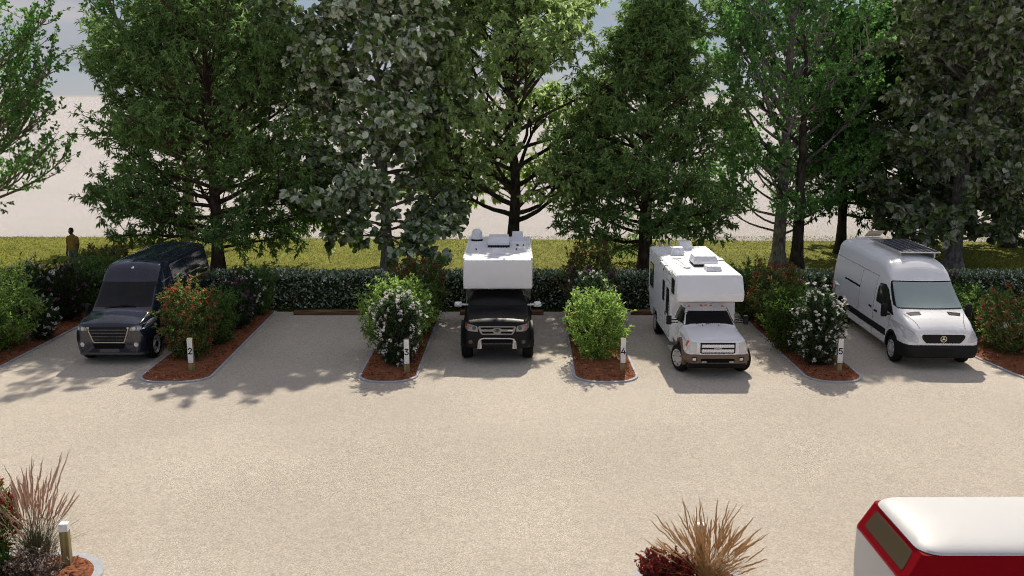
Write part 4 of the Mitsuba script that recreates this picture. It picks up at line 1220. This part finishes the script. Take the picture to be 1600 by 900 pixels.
# --- black pickup with white camper ---------------------------------------------------------------------------------
c = Car('pickup_camper', 'black pickup truck carrying a white camper box with overcab', 'camper truck', -0.375, 23.40, 0.0)
cab = loft([(0.00, 0.44, 0.60, 0.76, 0.70, 0.66, 1.00, 0.05, 0.01), (0.05, 0.42, 0.76, 0.76, 0.80, 0.73, 1.08, 0.06, 0.02), (0.15, 0.42, 0.84, 0.78, 0.87, 0.77, 1.125, 0.08, 0.03), (0.40, 0.42, 0.87, 0.80, 0.89, 0.80, 1.16, 0.10, 0.04),
            (1.05, 0.40, 0.87, 0.82, 0.89, 0.81, 1.19, 0.10, 0.04), (1.15, 0.40, 0.87, 0.84, 0.89, 0.81, 1.22, 0.09, 0.03), (1.80, 0.40, 0.87, 0.90, 0.89, 0.66, 1.57, 0.10, 0.03), (2.0, 0.40, 0.87, 0.90, 0.89, 0.66, 1.60, 0.10, 0.02), (2.72, 0.40, 0.87, 0.9, 0.89, 0.66, 1.60, 0.10, 0.02), (2.74, 0.42, 0.85, 0.9, 0.87, 0.64, 1.58, 0.10, 0.02)], ny=90)
AX3 = [(0.78, 0.42), (4.0, 0.42)]
c1 = cut_arches(cab, AX3[:1], 0.49, 0.88)
c.p('cab', c1, 'm_black_paint', smooth=38)
c.zc = 0.42; c.wells([0.78], 0.49, 0.88)
c.wheels((-0.785, 0.785), (0.78, 4.0), 0.415, 0.27, 'm_silver', 'm_black_plastic')
for s in (-1, 1):
    an = np.linspace(0.0, PI, 26)
    fl = [(0.78 + 0.52 * math.cos(t), 0.42 + 0.50 * math.sin(t)) for t in an]
    arc = LineString(fl).buffer(0.045, cap_style='flat')
    m = bevel_extrude(Polygon(arc.exterior.coords).simplify(0.004), min(s * 0.80, s * 0.93), max(s * 0.80, s * 0.93), 0.012)
    c.p('fender_flare', m, 'm_black_plastic')
    hl = rp([(s * 0.47, 0.86), (s * 0.50, 1.005), (s * 0.79, 1.075), (s * 0.80, 0.96), (s * 0.72, 0.88)], 0.02)
    hk = c.p('headlight', decal(cab, hl, 'front', 0.006), 'm_lamp_dark')
    c.p('reflector', decal(cab, Point(s * 0.575, 0.955).buffer(0.05), 'front', 0.010), 'm_grey_plastic', parent=hk)
    c.p('indicator', decal(cab, Polygon([(s * 0.70, 1.03), (s * 0.765, 1.04), (s * 0.74, 0.92)]), 'front', 0.011), 'm_amber', parent=hk)
    c.p('fog_light', decal(cab, Point(s * 0.665, 0.60).buffer(0.05), 'front', 0.010), 'm_grey_plastic')
    mirror(c, s * 0.95, 1.45, 1.17, 'm_white', w=0.20, h=0.14, arm=0.16)
    sd = 'right' if s > 0 else 'left'
    c.p('side_window', decal(cab, rp([(1.50, 1.20), (1.95, 1.52), (2.62, 1.52), (2.64, 1.20)], 0.04), sd, 0.005), 'm_side_glass')
c.p('windscreen', decal(cab, rp([(-0.74, 1.27), (0.74, 1.27), (0.62, 1.60), (-0.62, 1.60)], 0.03), 'front', 0.006), 'm_dark_glass')
gf = rp([(-0.48, 1.005), (0.48, 1.005), (0.44, 0.86), (0.38, 0.785), (-0.38, 0.785), (-0.44, 0.86)], 0.03)
gk = c.p('grille', decal(cab, gf, 'front', 0.010), principled('m_grille_grey', (0.23, 0.23, 0.235), 0.35, metal=0.3))
c.p('opening', decal(cab, rp([(-0.425, 0.975), (0.425, 0.975), (0.40, 0.925), (0.14, 0.925), (0.06, 0.955), (-0.06, 0.955), (-0.14, 0.925), (-0.40, 0.925)], 0.008), 'front', 0.016), 'm_well', parent=gk)
for s in (-1, 1):
    c.p('opening', decal(cab, rp([(s * 0.10, 0.865), (s * 0.395, 0.865), (s * 0.36, 0.815), (s * 0.085, 0.815)], 0.008), 'front', 0.016), 'm_well', parent=gk)
c.p('badge_bar', decal(cab, sbox(0.27, 0.89, 0.40, 0.905), 'front', 0.018), 'm_chrome', parent=gk)
sc_ = lambda g, a, b, x, z: __import__('shapely').affinity.translate(__import__('shapely').affinity.scale(g, a, b, origin=(0, 0)), x, z)
disc = Point(0, 0).buffer(1, quad_segs=12)
oval = lambda a, b, x, z, w: sc_(disc, a, b, x, z).difference(sc_(disc, a - w, b - w, x, z))
tb = oval(0.060, 0.042, 0, 0.893, 0.010).union(oval(0.021, 0.037, 0, 0.893, 0.008)).union(oval(0.040, 0.018, 0, 0.910, 0.008))
c.p('emblem', decal(cab, tb, 'front', 0.024, 0.03), 'm_black_print', label='dark emblem of three ovals')
# bumper guard
guard = cat(pipe([(-0.47, -0.035, 0.44), (-0.44, -0.055, 0.62), (-0.40, -0.06, 0.685), (-0.33, -0.06, 0.70), (0.33, -0.06, 0.70), (0.40, -0.06, 0.685), (0.44, -0.055, 0.62), (0.47, -0.035, 0.44)], 0.022, 10))
gk = c.p('bumper_guard', guard, 'm_chrome')
for s in (-1, 1):
    c.p('upright', hull([(s * x, y, z) for x, z in ((0.385, 0.43), (0.50, 0.43), (0.475, 0.62), (0.43, 0.69), (0.40, 0.66)) for y in (-0.045, 0.02)]), 'm_silver', parent=gk)
c.p('skid_plate', hull([(x, y, z) for x, y, z in ((-0.38, -0.02, 0.57), (0.38, -0.02, 0.57), (-0.38, 0.06, 0.43), (0.38, 0.06, 0.43), (-0.38, 0.08, 0.57), (0.38, 0.08, 0.57))]), 'm_grey_plastic', parent=gk)
c.p('lower_intake', decal(cab, sbox(-0.38, 0.585, 0.38, 0.675), 'front', 0.010), 'm_well')
c.p('chassis', rbox(-0.55, 0.55, 0.9, 5.3, 0.36, 0.62, 0.03), 'm_black_plastic')
c.p('pickup_bed', rbox(-0.87, 0.87, 2.76, 5.2, 0.55, 0.98, 0.04), 'm_black_paint')
prof = Polygon([(2.80, 0.985), (2.80, 1.64), (1.52, 1.64), (1.46, 1.70), (1.48, 2.38), (1.56, 2.45), (5.50, 2.47), (5.58, 2.42), (5.58, 1.02), (5.52, 0.985)])
ck = c.p('camper_box', bevel_extrude(prof, -0.915, 0.915, 0.035), 'm_white_gel', smooth=50)
for s in (-1, 1):
    c.p('lower_wall', rbox(min(s * 0.80, s * 0.905), max(s * .80, s * .905), 2.85, 5.4, 0.62, 0.99, 0.01), 'm_white_gel', parent=ck)
for s in (-1, 1):
    c.p('edge_trim', rbox(min(s * 0.87, s * 0.922), max(s * 0.87, s * 0.922), 1.52, 5.56, 2.455, 2.478, 0.006), 'm_white_matte', parent=ck)
dome = lathe([(0.165, 0.0), (0.165, 0.10), (0.155, 0.17), (0.13, 0.235), (0.09, 0.275), (0.045, 0.292), (0.0, 0.297)], 32)
dk = c.p('satellite_dome', shift(dome, -0.66, 4.75, 2.52), 'm_white_gel', parent=ck, smooth=60)
c.p('dome_base', shift(lathe([(0.0, 0.048), (0.172, 0.048), (0.172, 0.0), (0, 0)][::-1], 32), -0.66, 4.75, 2.468), 'm_black_plastic', parent=ck)
acp = hull([(x, y, z) for x, y, z in ((-0.30, 0, 0.06), (0.30, 0, 0.06), (-0.30, 0.0, 0.12), (0.30, 0, 0.12), (-0.28, 0.14, 0.27), (0.28, 0.14, 0.27), (-0.28, 0.72, 0.27), (0.28, 0.72, 0.27), (-0.30, 0.8, 0.06), (0.30, 0.8, 0.06))])
c.p('air_conditioner', shift(acp, 0.0, 3.45, 2.465), 'm_white_gel', parent=ck, smooth=30)
c.p('air_conditioner_base', rbox(-0.31, 0.31, 3.42, 4.27, 2.462, 2.523, 0.02), 'm_black_plastic', parent=ck)
vent = lambda w, l, h: hull([(-w, 0, 0), (w, 0, 0), (-w, l, 0), (w, l, 0), (-w * .86, l * .25, h), (w * .86, l * .25, h), (-w * .9, l, h), (w * .9, l, h)])
c.p('roof_vent', shift(vent(0.18, 0.40, 0.12), 0.0, 2.20, 2.458), 'm_white_gel', parent=ck, smooth=20)
c.p('roof_vent', shift(vent(0.17, 0.34, 0.26), 0.54, 4.55, 2.465), 'm_white_gel', parent=ck, smooth=20)
for xx, yy, rr in ((0.53, 3.75, 0.035), (0.70, 3.72, 0.014), (-0.62, 3.0, 0.02), (0.5, 3.0, 0.02)):
    c.p('pipe_cap', shift(lathe([(0, .05), (rr, .045), (rr * 1.05, 0)][::-1], 16), xx, yy, 2.462), 'm_grey_plastic', parent=ck)

# --- white motorhome -------------------------------------------------------------------------------------------------
c = Car('motorhome', 'white motorhome on a truck cab with brown bumper and overcab', 'motorhome', 4.905, 22.16, 0.0)
cab = loft([(0.00, 0.42, 0.58, 0.70, 0.64, 0.60, 0.86, 0.04, 0.01), (0.04, 0.40, 0.66, 0.70, 0.71, 0.65, 0.93, 0.05, 0.02), (0.12, 0.40, 0.70, 0.72, 0.74, 0.67, 0.965, 0.06, 0.03), (0.40, 0.40, 0.73, 0.74, 0.75, 0.66, 1.01, 0.08, 0.04),
            (0.96, 0.40, 0.73, 0.76, 0.75, 0.66, 1.03, 0.08, 0.05), (1.04, 0.40, 0.73, 0.80, 0.75, 0.66, 1.055, 0.08, 0.04), (1.45, 0.40, 0.73, 0.9, 0.74, 0.55, 1.37, 0.08, 0.03), (1.56, 0.40, 0.73, 0.9, 0.74, 0.55, 1.42, 0.09, 0.035), (1.75, 0.40, 0.73, 0.9, 0.74, 0.56, 1.50, 0.10, 0.035), (2.05, 0.40, 0.73, 0.9, 0.74, 0.56, 1.53, 0.10, 0.03)], ny=80)
c1 = cut_arches(cab, [(0.76, 0.335)], 0.45, 0.75)
c.p('cab', c1, 'm_white', smooth=38)
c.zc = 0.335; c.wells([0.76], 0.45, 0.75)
c.wheels((-0.735, 0.735), (0.76,), 0.335, 0.22, 'm_silver', 'm_silver', steer=0.36, style='dish')
c.wheels((-0.70, 0.70), (4.55,), 0.335, 0.24, 'm_silver', 'm_silver', style='dish')
c.p('windscreen', decal(cab, rp([(-0.67, 1.06), (-0.45, 1.10), (-0.2, 1.118), (0.2, 1.118), (0.45, 1.10), (0.67, 1.06), (0.545, 1.36), (-0.545, 1.36)], 0.03), 'front', 0.006), 'm_dark_glass')
# brown bumper and lower black valance
bump = loft([(-0.05, 0.40, 0.50, 0.47, 0.66, 0.64, 0.60, 0.03, 0.0), (-0.01, 0.39, 0.68, 0.47, 0.74, 0.73, 0.61, 0.03, 0.0), (0.10, 0.39, 0.74, 0.47, 0.775, 0.77, 0.62, 0.03, 0.0), (0.34, 0.39, 0.755, 0.47, 0.785, 0.78, 0.63, 0.03, 0.0)], ny=20, nside=8)
bk = c.p('front_bumper', bump, 'm_brown_trim', smooth=38)
c.p('valance', hull([(x, y, z) for x in (-0.68, 0.68) for y, z in ((0.0, 0.385), (0.35, 0.385), (0.06, 0.255), (0.4, 0.28))]), 'm_black_plastic')
c.p('lower_intake', decal(bump, rp([(-0.40, 0.515), (0.40, 0.515), (0.40, 0.42), (-0.40, 0.42)], 0.02), 'front', 0.008), 'm_well', parent=bk)
for s in (-1, 1):
    c.p('tow_hook', decal(bump, sbox(min(s * .27, s * .38), 0.43, max(s * .27, s * .38), 0.455), 'front', 0.02), 'm_silver', parent=bk)
    fk = c.p('fog_light', decal(bump, rp([(s * 0.50, 0.455), (s * 0.62, 0.455), (s * 0.62, 0.56), (s * 0.50, 0.56)], 0.015), 'front', 0.010), 'm_black_plastic', parent=bk)
    c.p('fog_lamp', decal(bump, sbox(min(s * .52, s * .60), 0.475, max(s * .52, s * .60), 0.54), 'front', 0.016), 'm_lamp', parent=bk)
    an = np.linspace(-0.1, PI, 26)
    fl = [(0.76 + 0.455 * math.cos(PI - t), 0.335 + 0.455 * math.sin(PI - t)) for t in an]
    arc = LineString(fl).buffer(0.042, cap_style='flat')
    c.p('fender_flare', bevel_extrude(Polygon(arc.exterior.coords).simplify(0.004), min(s * 0.68, s * 0.79), max(s * 0.68, s * 0.79), 0.012), 'm_brown_trim')
    sd = 'right' if s > 0 else 'left'
    c.p('rocker_trim', decal(cab, Polygon([(1.24, 0.41), (2.0, 0.41), (2.0, 0.54), (1.24, 0.54)]), sd, 0.012), 'm_brown_trim')
    c.p('side_window', decal(cab, rp([(1.22, 1.08), (1.55, 1.40), (1.92, 1.42), (1.92, 1.08)], 0.03), sd, 0.005), 'm_side_glass')
    seam(c, cab, [(1.20, 0.56), (1.20, 1.06)], sd)
    hl = rp([(s * 0.50, 0.64), (s * 0.50, 0.90), (s * 0.64, 0.92), (s * 0.725, 0.90), (s * 0.725, 0.68), (s * 0.66, 0.64)], 0.02)
    hk = c.p('headlight', decal(cab, hl, 'front', 0.006), 'm_lamp')
    c.p('indicator', decal(cab, rp([(0.10, 0.78), (0.20, 0.80), (0.20, 0.92), (0.09, 0.92)], 0.01), sd, 0.012), 'm_amber', parent=hk)
    m_ = rbox(min(s * 0.90, s * 1.03), max(s * 0.90, s * 1.03), 1.28, 1.36, 1.03, 1.26, 0.02)
    mk = c.p('mirror', m_, 'm_black_plastic')
    c.p('arm', cat(pipe([(s * 0.72, 1.36, 1.08), (s * 0.92, 1.33, 1.08)], 0.014, 6), pipe([(s * 0.72, 1.36, 1.15), (s * 0.92, 1.33, 1.15)], 0.014, 6)), 'm_black_plastic', parent=mk)
    c.p('mirror_glass', rbox(min(s * 0.915, s * 1.015), max(s * 0.915, s * 1.015), 1.362, 1.366, 1.05, 1.24, 0.002), 'm_side_glass', parent=mk)
    c.p('wiper', pipe([(s * .12 - .22, 1.00, 1.125), (s * .12 + .2, 1.08, 1.165)], 0.008, 5), 'm_black_plastic')
    c.p('washer_nozzle', shift(rbox(-.015, .015, -.012, .012, 0, .02, .004), s * 0.2, 0.90, 1.10), 'm_black_plastic')
gs = rp([(-0.49, 0.93), (0.49, 0.93), (0.50, 0.64), (0.44, 0.605), (-0.44, 0.605), (-0.50, 0.64)], 0.02)
gk = c.p('grille_surround', decal(cab, gs, 'front', 0.020), 'm_white')
c.p('grille', decal(cab, rp([(-0.42, 0.89), (0.42, 0.89), (0.42, 0.655), (0.38, 0.635), (-0.38, 0.635), (-0.42, 0.655)], 0.01), 'front', 0.026), 'm_black_plastic', parent=gk)
for z in (0.705, 0.82):
    c.p('bar', decal(cab, sbox(-0.385, z - .036, 0.385, z + .036), 'front', 0.034), 'm_white', parent=gk)
c.p('badge_band', decal(cab, sbox(-0.40, 0.752, 0.40, 0.772), 'front', 0.036), 'm_black_plastic', parent=gk)
ek = c.p('emblem', decal(cab, sc_(disc, 0.085, 0.036, 0, 0.763), 'front', 0.042, 0.03), 'm_chrome', label='oval badge with lettering')
c.p('badge_field', decal(cab, sc_(disc, 0.077, 0.029, 0, 0.763), 'front', 0.0445, 0.03), 'm_cell', parent=ek)
tx_ = meshkit.text_mesh('Ford', 0.030, 0.002)
v = np.array(tx_.vertices); v[:, 0] -= (v[:, 0].max() + v[:, 0].min()) / 2
yb = float(np.asarray(cab.vertices)[:, 1].min()) - 0.0475
c.p('lettering', tm(np.column_stack([v[:, 0], yb - v[:, 2], v[:, 1] + 0.749]), tx_.faces), 'm_white_matte', parent=ek)
for i, xx in enumerate((-0.42, -0.12, 0.0, 0.12, 0.42)):
    c.p('clearance_light', shift(hull([(x, y, z) for x in (-.035, .035) for y in (-.01, .06) for z in (0, .012)] + [(-.02, .02, .035), (.02, .02, .035)]), xx, 1.575, 1.445 - 0.02 * (abs(xx) > .3)), 'm_amber')
prof = Polygon([(1.95, 0.42), (1.95, 1.62), (1.12, 1.64), (1.03, 1.69), (1.00, 1.87), (1.24, 2.25), (1.31, 2.295), (5.80, 2.32), (5.86, 2.27), (5.86, 0.95), (5.55, 0.52), (5.30, 0.42)])
whole = bevel_extrude(prof, -0.83, 0.83, 0.035)
hb = unmani(mani(whole) - mani(rbox(-0.9, -0.52, 4.13, 4.97, 0.2, 0.74, 0.10)) - mani(rbox(0.52, 0.9, 4.13, 4.97, 0.2, 0.74, 0.10)))
hk = c.p('house_body', hb, 'm_white_gel', smooth=28)
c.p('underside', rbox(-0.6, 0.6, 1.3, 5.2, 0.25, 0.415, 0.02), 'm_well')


def rv_window(y0, y1, z0, z1, side='left', mull=False):
    w = c.p('window', decal(whole, rp([(y0, z0), (y1, z0), (y1, z1), (y0, z1)], 0.03), side, 0.012), 'm_black_plastic')
    if mull:
        ym = (y0 + y1) / 2
        for a_, b_ in ((y0 + .03, ym - .012), (ym + .012, y1 - .03)):
            c.p('pane', decal(whole, sbox(a_, z0 + .03, b_, z1 - .03), side, 0.016), 'm_side_glass', parent=w)
    else:
        c.p('pane', decal(whole, sbox(y0 + .03, z0 + .03, y1 - .03, z1 - .03), side, 0.016), 'm_side_glass', parent=w)


rv_window(4.95, 5.62, 1.22, 1.92, mull=True)
rv_window(2.95, 3.28, 1.28, 1.82)
rv_window(1.42, 1.86, 1.76, 2.14)
rv_window(2.22, 2.62, 1.05, 1.74)
rv_window(4.3, 5.3, 1.25, 1.85, 'right', True)
rv_window(2.5, 3.4, 1.25, 1.85, 'right', True)
door = ring2(rp([(2.06, 0.50), (2.78, 0.50), (2.78, 1.95), (2.06, 1.95)], 0.05), 0.012)
c.p('entry_door', decal(whole, door, 'left', 0.004), 'm_seam')
c.p('door_handle', decal(whole, rp([(2.68, 0.98), (2.75, 0.98), (2.75, 1.06), (2.68, 1.06)], 0.01), 'left', 0.025), 'm_grey_plastic')
for y0, y1, z0, z1 in ((3.1, 3.7, 0.50, 0.80), (5.05, 5.5, 0.62, 0.88)):
    c.p('hatch', decal(whole, ring2(rp([(y0, z0), (y1, z0), (y1, z1), (y0, z1)], 0.03), 0.010), 'left', 0.003), 'm_seam')
c.p('corner_trim', cat(rbox(-0.838, -0.80, 5.80, 5.868, 0.95, 2.28, 0.006), rbox(0.80, 0.838, 5.80, 5.868, 0.95, 2.28, 0.006)), 'm_white_matte')
c.p('marker_light', decal(whole, Point(3.20, 2.10).buffer(0.03), 'left', 0.02), 'm_red_lamp')
ak = c.p('awning', pipe([(-0.865, 1.75, 2.265), (-0.865, 3.55, 2.265)], 0.035, 12), 'm_white_matte')
for yy in (1.85, 2.65, 3.45):
    c.p('bracket', rbox(-0.90, -0.825, yy - .02, yy + .02, 2.22, 2.31, 0.006), 'm_grey_plastic', parent=ak)
# roof equipment
acb = hull([(x, y, z) for x, y, z in ((-0.31, 0, 0.05), (0.31, 0, 0.05), (-0.31, 0, 0.12), (0.31, 0, 0.12), (-0.28, 0.12, 0.24), (0.28, 0.12, 0.24), (-0.28, 0.62, 0.24), (0.28, 0.62, 0.24), (-0.31, 0.72, 0.05), (0.31, 0.72, 0.05))])
c.p('air_conditioner', shift(acb, 0.14, 2.45, 2.318), 'm_white_gel', parent=hk, smooth=30)
c.p('air_conditioner_base', rbox(-0.175, 0.455, 2.43, 3.18, 2.315, 2.366, 0.02), 'm_black_plastic', parent=hk)
c.p('roof_vent', shift(vent(0.20, 0.42, 0.10), 0.22, 1.75, 2.315), 'm_white_gel', parent=hk, smooth=20)
c.p('roof_vent', shift(vent(0.19, 0.36, 0.20), -0.30, 4.20, 2.318), 'm_white_gel', parent=hk, smooth=20)
c.p('roof_vent', shift(vent(0.19, 0.36, 0.22), 0.10, 5.15, 2.318), 'm_white_gel', parent=hk, smooth=20)
c.p('roof_hatch', rbox(0.50, 0.80, 3.3, 3.62, 2.316, 2.345, 0.01), 'm_white_matte', parent=hk)
c.p('antenna', cat(pipe([(-0.40, 2.30, 2.345), (-0.52, 3.05, 2.41)], 0.018, 6), pipe([(-0.66, 2.98, 2.42), (-0.40, 3.02, 2.42)], 0.022, 6), shift(lathe([(0, .022), (0.09, .02), (0.10, 0)][::-1], 20), -0.38, 2.28, 2.316)), 'm_white_matte', parent=hk)
c.p('ladder', cat(*[pipe([(x_, 5.90, 0.9), (x_, 5.93, 2.2), (x_, 5.90, 2.42), (x_, 5.80, 2.45), (x_, 5.70, 2.40), (x_, 5.68, 2.32)], 0.016, 6) for x_ in (-0.56, -0.26)],
                  *[pipe([(-0.56, 5.925, z_), (-0.26, 5.925, z_)], 0.012, 6) for z_ in (1.0, 1.25, 1.5, 1.75, 2.0)]), 'm_chrome')
c.p('step', rbox(-0.88, -0.70, 1.30, 1.95, 0.30, 0.335, 0.008), 'm_silver')

# --- red and white camper van seen from above -----------------------------------------------------------------------------
c = Car('camper_van', 'red camper van with white roof cut by the lower right corner', 'camper van', 0, 0, 0)
X0, X1, Y0, Y1 = 4.17, 8.70, 9.34, 10.86


def slab(levels):
    """stacked rounded plan outlines (x0, x1, y0, y1, r, z) skinned into one body"""
    out = []
    for x0, x1, y0, y1, r_, z in levels:
        ang = np.linspace(0, PI / 2, 9)
        pts = []
        for cx, cy, a0 in ((x1 - r_, y1 - r_, 0), (x0 + r_, y1 - r_, PI / 2), (x0 + r_, y0 + r_, PI), (x1 - r_, y0 + r_, 1.5 * PI)):
            pts += [(cx + r_ * math.cos(a0 + t), cy + r_ * math.sin(a0 + t), z) for t in ang]
        out.append(pts)
    R = np.array(out); n, m = R.shape[:2]
    i, j = np.meshgrid(np.arange(n - 1), np.arange(m), indexing='ij')
    q = np.stack([i * m + j, i * m + (j + 1) % m, (i + 1) * m + (j + 1) % m, (i + 1) * m + j], -1).reshape(-1, 4)
    v = np.vstack([R.reshape(-1, 3), R[0].mean(0), R[-1].mean(0)]); k_ = n * m
    jj = np.arange(m); kk = (jj + 1) % m
    return tm(v, np.vstack([q[:, [0, 1, 2]], q[:, [0, 2, 3]], np.stack([kk, jj, 0 * jj + k_], 1), np.stack([(n - 1) * m + jj, (n - 1) * m + kk, 0 * jj + k_ + 1], 1)]))


low = slab([(4.26, 8.60, 9.42, 10.78, .10, 0.30), (4.20, 8.66, 9.37, 10.83, .10, 0.42), (X0, X1, Y0, Y1, .08, 0.80), (X0 - .01, X1 + .01, Y0 - .01, Y1 + .01, .07, 1.20), (X0, X1, Y0, Y1, .05, 1.570)])
spots = [(5.15, 0.34), (7.75, 0.34)]
m = mani(low)
for xx, zz in spots:
    cy = hull([(0.40 * math.cos(t), yy, 0.40 * math.sin(t)) for yy in (-0.3, 0.3) for t in np.arange(36) * PI / 18])
    m = m - mani(shift(cy, xx, Y0, zz)) - mani(shift(cy, xx, Y1, zz))
c.p('lower_body', unmani(m), 'm_bus_grey', smooth=30)
up = slab([(X0, X1, Y0 + .002, Y1 - .002, .05, 1.573), (X0 + .012, X1 - .012, Y0 + .012, Y1 - .012, .05, 1.60), (4.345, 8.52, Y0 + .05, Y1 - .05, .05, 1.895)])
c.p('upper_body', up, 'm_red_paint', smooth=30)
roof = slab([(4.36, 8.53, Y0 + .06, Y1 - .06, .22, 1.897), (4.33, 8.56, Y0 + .03, Y1 - .03, .24, 1.906), (4.345, 8.545, Y0 + .045, Y1 - .045, .24, 1.930), (4.39, 8.50, Y0 + .09, Y1 - .09, .24, 1.958), (4.46, 8.42, Y0 + .17, Y1 - .17, .24, 1.982), (4.60, 8.30, Y0 + .32, Y1 - .32, .24, 2.002), (4.85, 8.0, Y0 + .55, Y1 - .55, .15, 2.012)])
c.p('roof', roof, principled('m_roof_white', (0.45, 0.45, 0.46), 0.5, spec=0.3), smooth=60)
c.p('rear_window', decal(up, rp([(Y0 + .20, 1.64), (Y1 - .20, 1.64), (Y1 - .24, 1.845), (Y0 + .24, 1.845)], 0.035), 'left', 0.006), 'm_brown_glass')
for x0, x1 in ((5.50, 6.35), (6.45, 7.30), (7.40, 8.20)):
    c.p('side_window', decal(up, rp([(x0, 1.60), (x1, 1.60), (x1, 1.86), (x0, 1.86)], 0.03), 'front', 0.006), 'm_dark_glass')
for xx in (5.15, 7.75):
    for yy, s in ((Y0 + .12, -1), (Y1 - .12, 1)):
        ty = lathe([(.20, -.09), (.30, -.10), (.33, -.06), (.33, .06), (.30, .10), (.20, .09)], 40, 'y')
        if ty.volume < 0:
            ty.invert()
        wk = c.p('wheel', shift(ty, xx, yy, 0.33), 'm_rubber', smooth=50)
        c.p('rim', shift(lathe([(0, .03), (.12, .05), (.21, .02), (.21, -.02), (.12, -.05), (0, -.03)], 32, 'y'), xx, yy, 0.33), 'm_chrome', parent=wk)
c.p('bumper', rbox(4.08, 4.19, Y0 + .06, Y1 - .06, 0.42, 0.54, 0.03), 'm_chrome')
for yy in (Y0 + .22, Y1 - .22):
    c.p('tail_light', shift(lathe([(0, .03), (.05, .025), (.06, 0)][::-1], 20, 'x'), 4.165, yy, 1.02), 'm_red_lamp')
c.p('belt_trim', cat(rbox(X0 + .06, X1 - .06, Y0 - .012, Y0 - .002, 1.555, 1.575, .003), rbox(X0 - .012, X0 - .002, Y0 + .07, Y1 - .07, 1.555, 1.575, .003)), 'm_red_paint')

# ------------------------------------------------------------------ person on the lawn


def person(label, x, y, rz):
    k = thing('person', label, 'person')
    pl = T().translate([x, y, 0]).rotate([0, 0, 1], math.degrees(rz))

    def blend(bones, refine=0.03, taubin=12):
        m = None
        for a, ra, b_, rb in bones:
            s1 = np.asarray(trimesh.creation.icosphere(1, ra).vertices) + a
            s2 = np.asarray(trimesh.creation.icosphere(1, rb).vertices) + b_
            h = m3.Manifold.hull_points(np.vstack([s1, s2]))
            m = h if m is None else m + h
        t = unmani(m.refine_to_length(refine))
        t.merge_vertices()
        trimesh.smoothing.filter_taubin(t, iterations=taubin)
        return t

    A = lambda *q: np.array(q, float)
    hip, chest, neck = A(0, 0, 0.93), A(0, 0.01, 1.30), A(0.0, 0.0, 1.50)
    skin = []
    head = A(-0.015, -0.02, 1.645)
    skin += [(A(0, 0.01, 1.47), .055, A(-0.005, -0.005, 1.56), .052)]
    skin += [(head + [0, .012, .035], .088, head + [0, -.012, -.045], .066), (head + [0, -.012, -.045], .066, head + [-.004, -.045, -.078], .036)]
    skin += [(head + [-.006, -.088, .005], .010, head + [-.008, -.106, -.028], .015)]
    for s in (-1, 1):
        skin += [(head + [s * .088, .015, -.005], .014, head + [s * .088, .018, -.04], .011)]
        sh, el, wr = A(s * .20, .01, 1.40), A(s * .265, .02, 1.12), A(s * .25, -.05, .88)
        skin += [(sh, .055, el, .042), (el, .042, wr, .030)]
        hand = wr + [s * -.005, -.02, -.08]
        skin += [(wr, .030, hand, .036)]
        for q in range(4):
            kn = hand + [s * (.004), -.028 + .019 * q, -.035]
            skin += [(kn, .0105, kn + [s * -.012, -.004, -.04 - .008 * (q in (1, 2))], .0095), (kn + [s * -.012, -.004, -.045], .0095, kn + [s * -.034, -.006, -.072], .008)]
        skin += [(hand + [s * -.008, -.03, .015], .012, hand + [s * -.028, -.062, -.02], .010), (hand + [s * -.028, -.062, -.02], .010, hand + [s * -.034, -.068, -.05], .009)]
        skin += [(A(s * .09, 0, .90), .09, A(s * .12, -.01, .50), .058), (A(s * .12, -.01, .50), .058, A(s * .15, .01, .10), .042)]
    skin += [(A(-.09, 0, .93), .10, A(.09, 0, .93), .10), (A(0, 0, .95), .125, A(0, .01, 1.25), .14), (A(-.12, .01, 1.34), .10, A(.12, .01, 1.34), .10)]
    part(k, 'body', blend(skin, 0.025, 5), 'm_skin', True, pl)
    shirt = [(A(0, 0, .97), .14, A(0, .005, 1.40), .135), (A(-.09, 0, .96), .125, A(.09, 0, .96), .125), (A(-.06, 0, .98), .135, A(-.09, .01, 1.32), .125), (A(.06, 0, .98), .135, A(.09, .01, 1.32), .125), (A(-.14, .01, 1.37), .085, A(.14, .01, 1.37), .085), (A(-.06, .01, 1.44), .05, A(.06, .01, 1.44), .05)]
    for s in (-1, 1):
        shirt += [(A(s * .19, .01, 1.385), .076, A(s * .245, .017, 1.20), .066)]
    part(k, 'shirt', blend(shirt, 0.045, 6), 'm_shirt', True, pl, label='mustard yellow short sleeved shirt')
    jeans = [(A(-.075, 0, .93), .118, A(.075, 0, .93), .118)]
    for s in (-1, 1):
        jeans += [(A(s * .09, 0, .90), .108, A(s * .125, -.01, .50), .078), (A(s * .125, -.01, .50), .078, A(s * .155, .01, .09), .062)]
    part(k, 'jeans', blend(jeans, 0.045, 6), 'm_jeans', True, pl, label='blue jeans')
    for s in (-1, 1):
        part(k, 'shoe', hull([(s * .155 + dx, dy, z) for dx, dy, z in ((-.045, -.19, 0), (.045, -.19, 0), (-.04, .09, 0), (.04, .09, 0), (-.035, -.20, .03), (.035, -.20, .03), (-.045, -.08, .08), (.045, -.08, .08), (-.04, .09, .08), (.04, .09, .08))]), 'm_shoe', 40, pl)
    hair = [(head + [0, .022, .045], .092, head + [0, .035, .0], .084)]
    part(k, 'hair', blend(hair, 0.02, 4), 'm_hair', True, pl, label='short black hair')
    for s in (-1, 1):
        part(k, 'eye', shift(trimesh.creation.icosphere(2, .011), *(head + [s * .034 - .004, -.078, .012])), 'm_white_matte', True, pl)
    part(k, 'mouth', hull([head + A(dx, -.098, -.062) + [0, dy, dz] for dx in (-.022, .016) for dy in (0, .02) for dz in (-.004, .004)]), 'm_hair', True, pl)


person('standing man in mustard yellow shirt and blue jeans on the left lawn', -16.70, 36.1, -0.35)
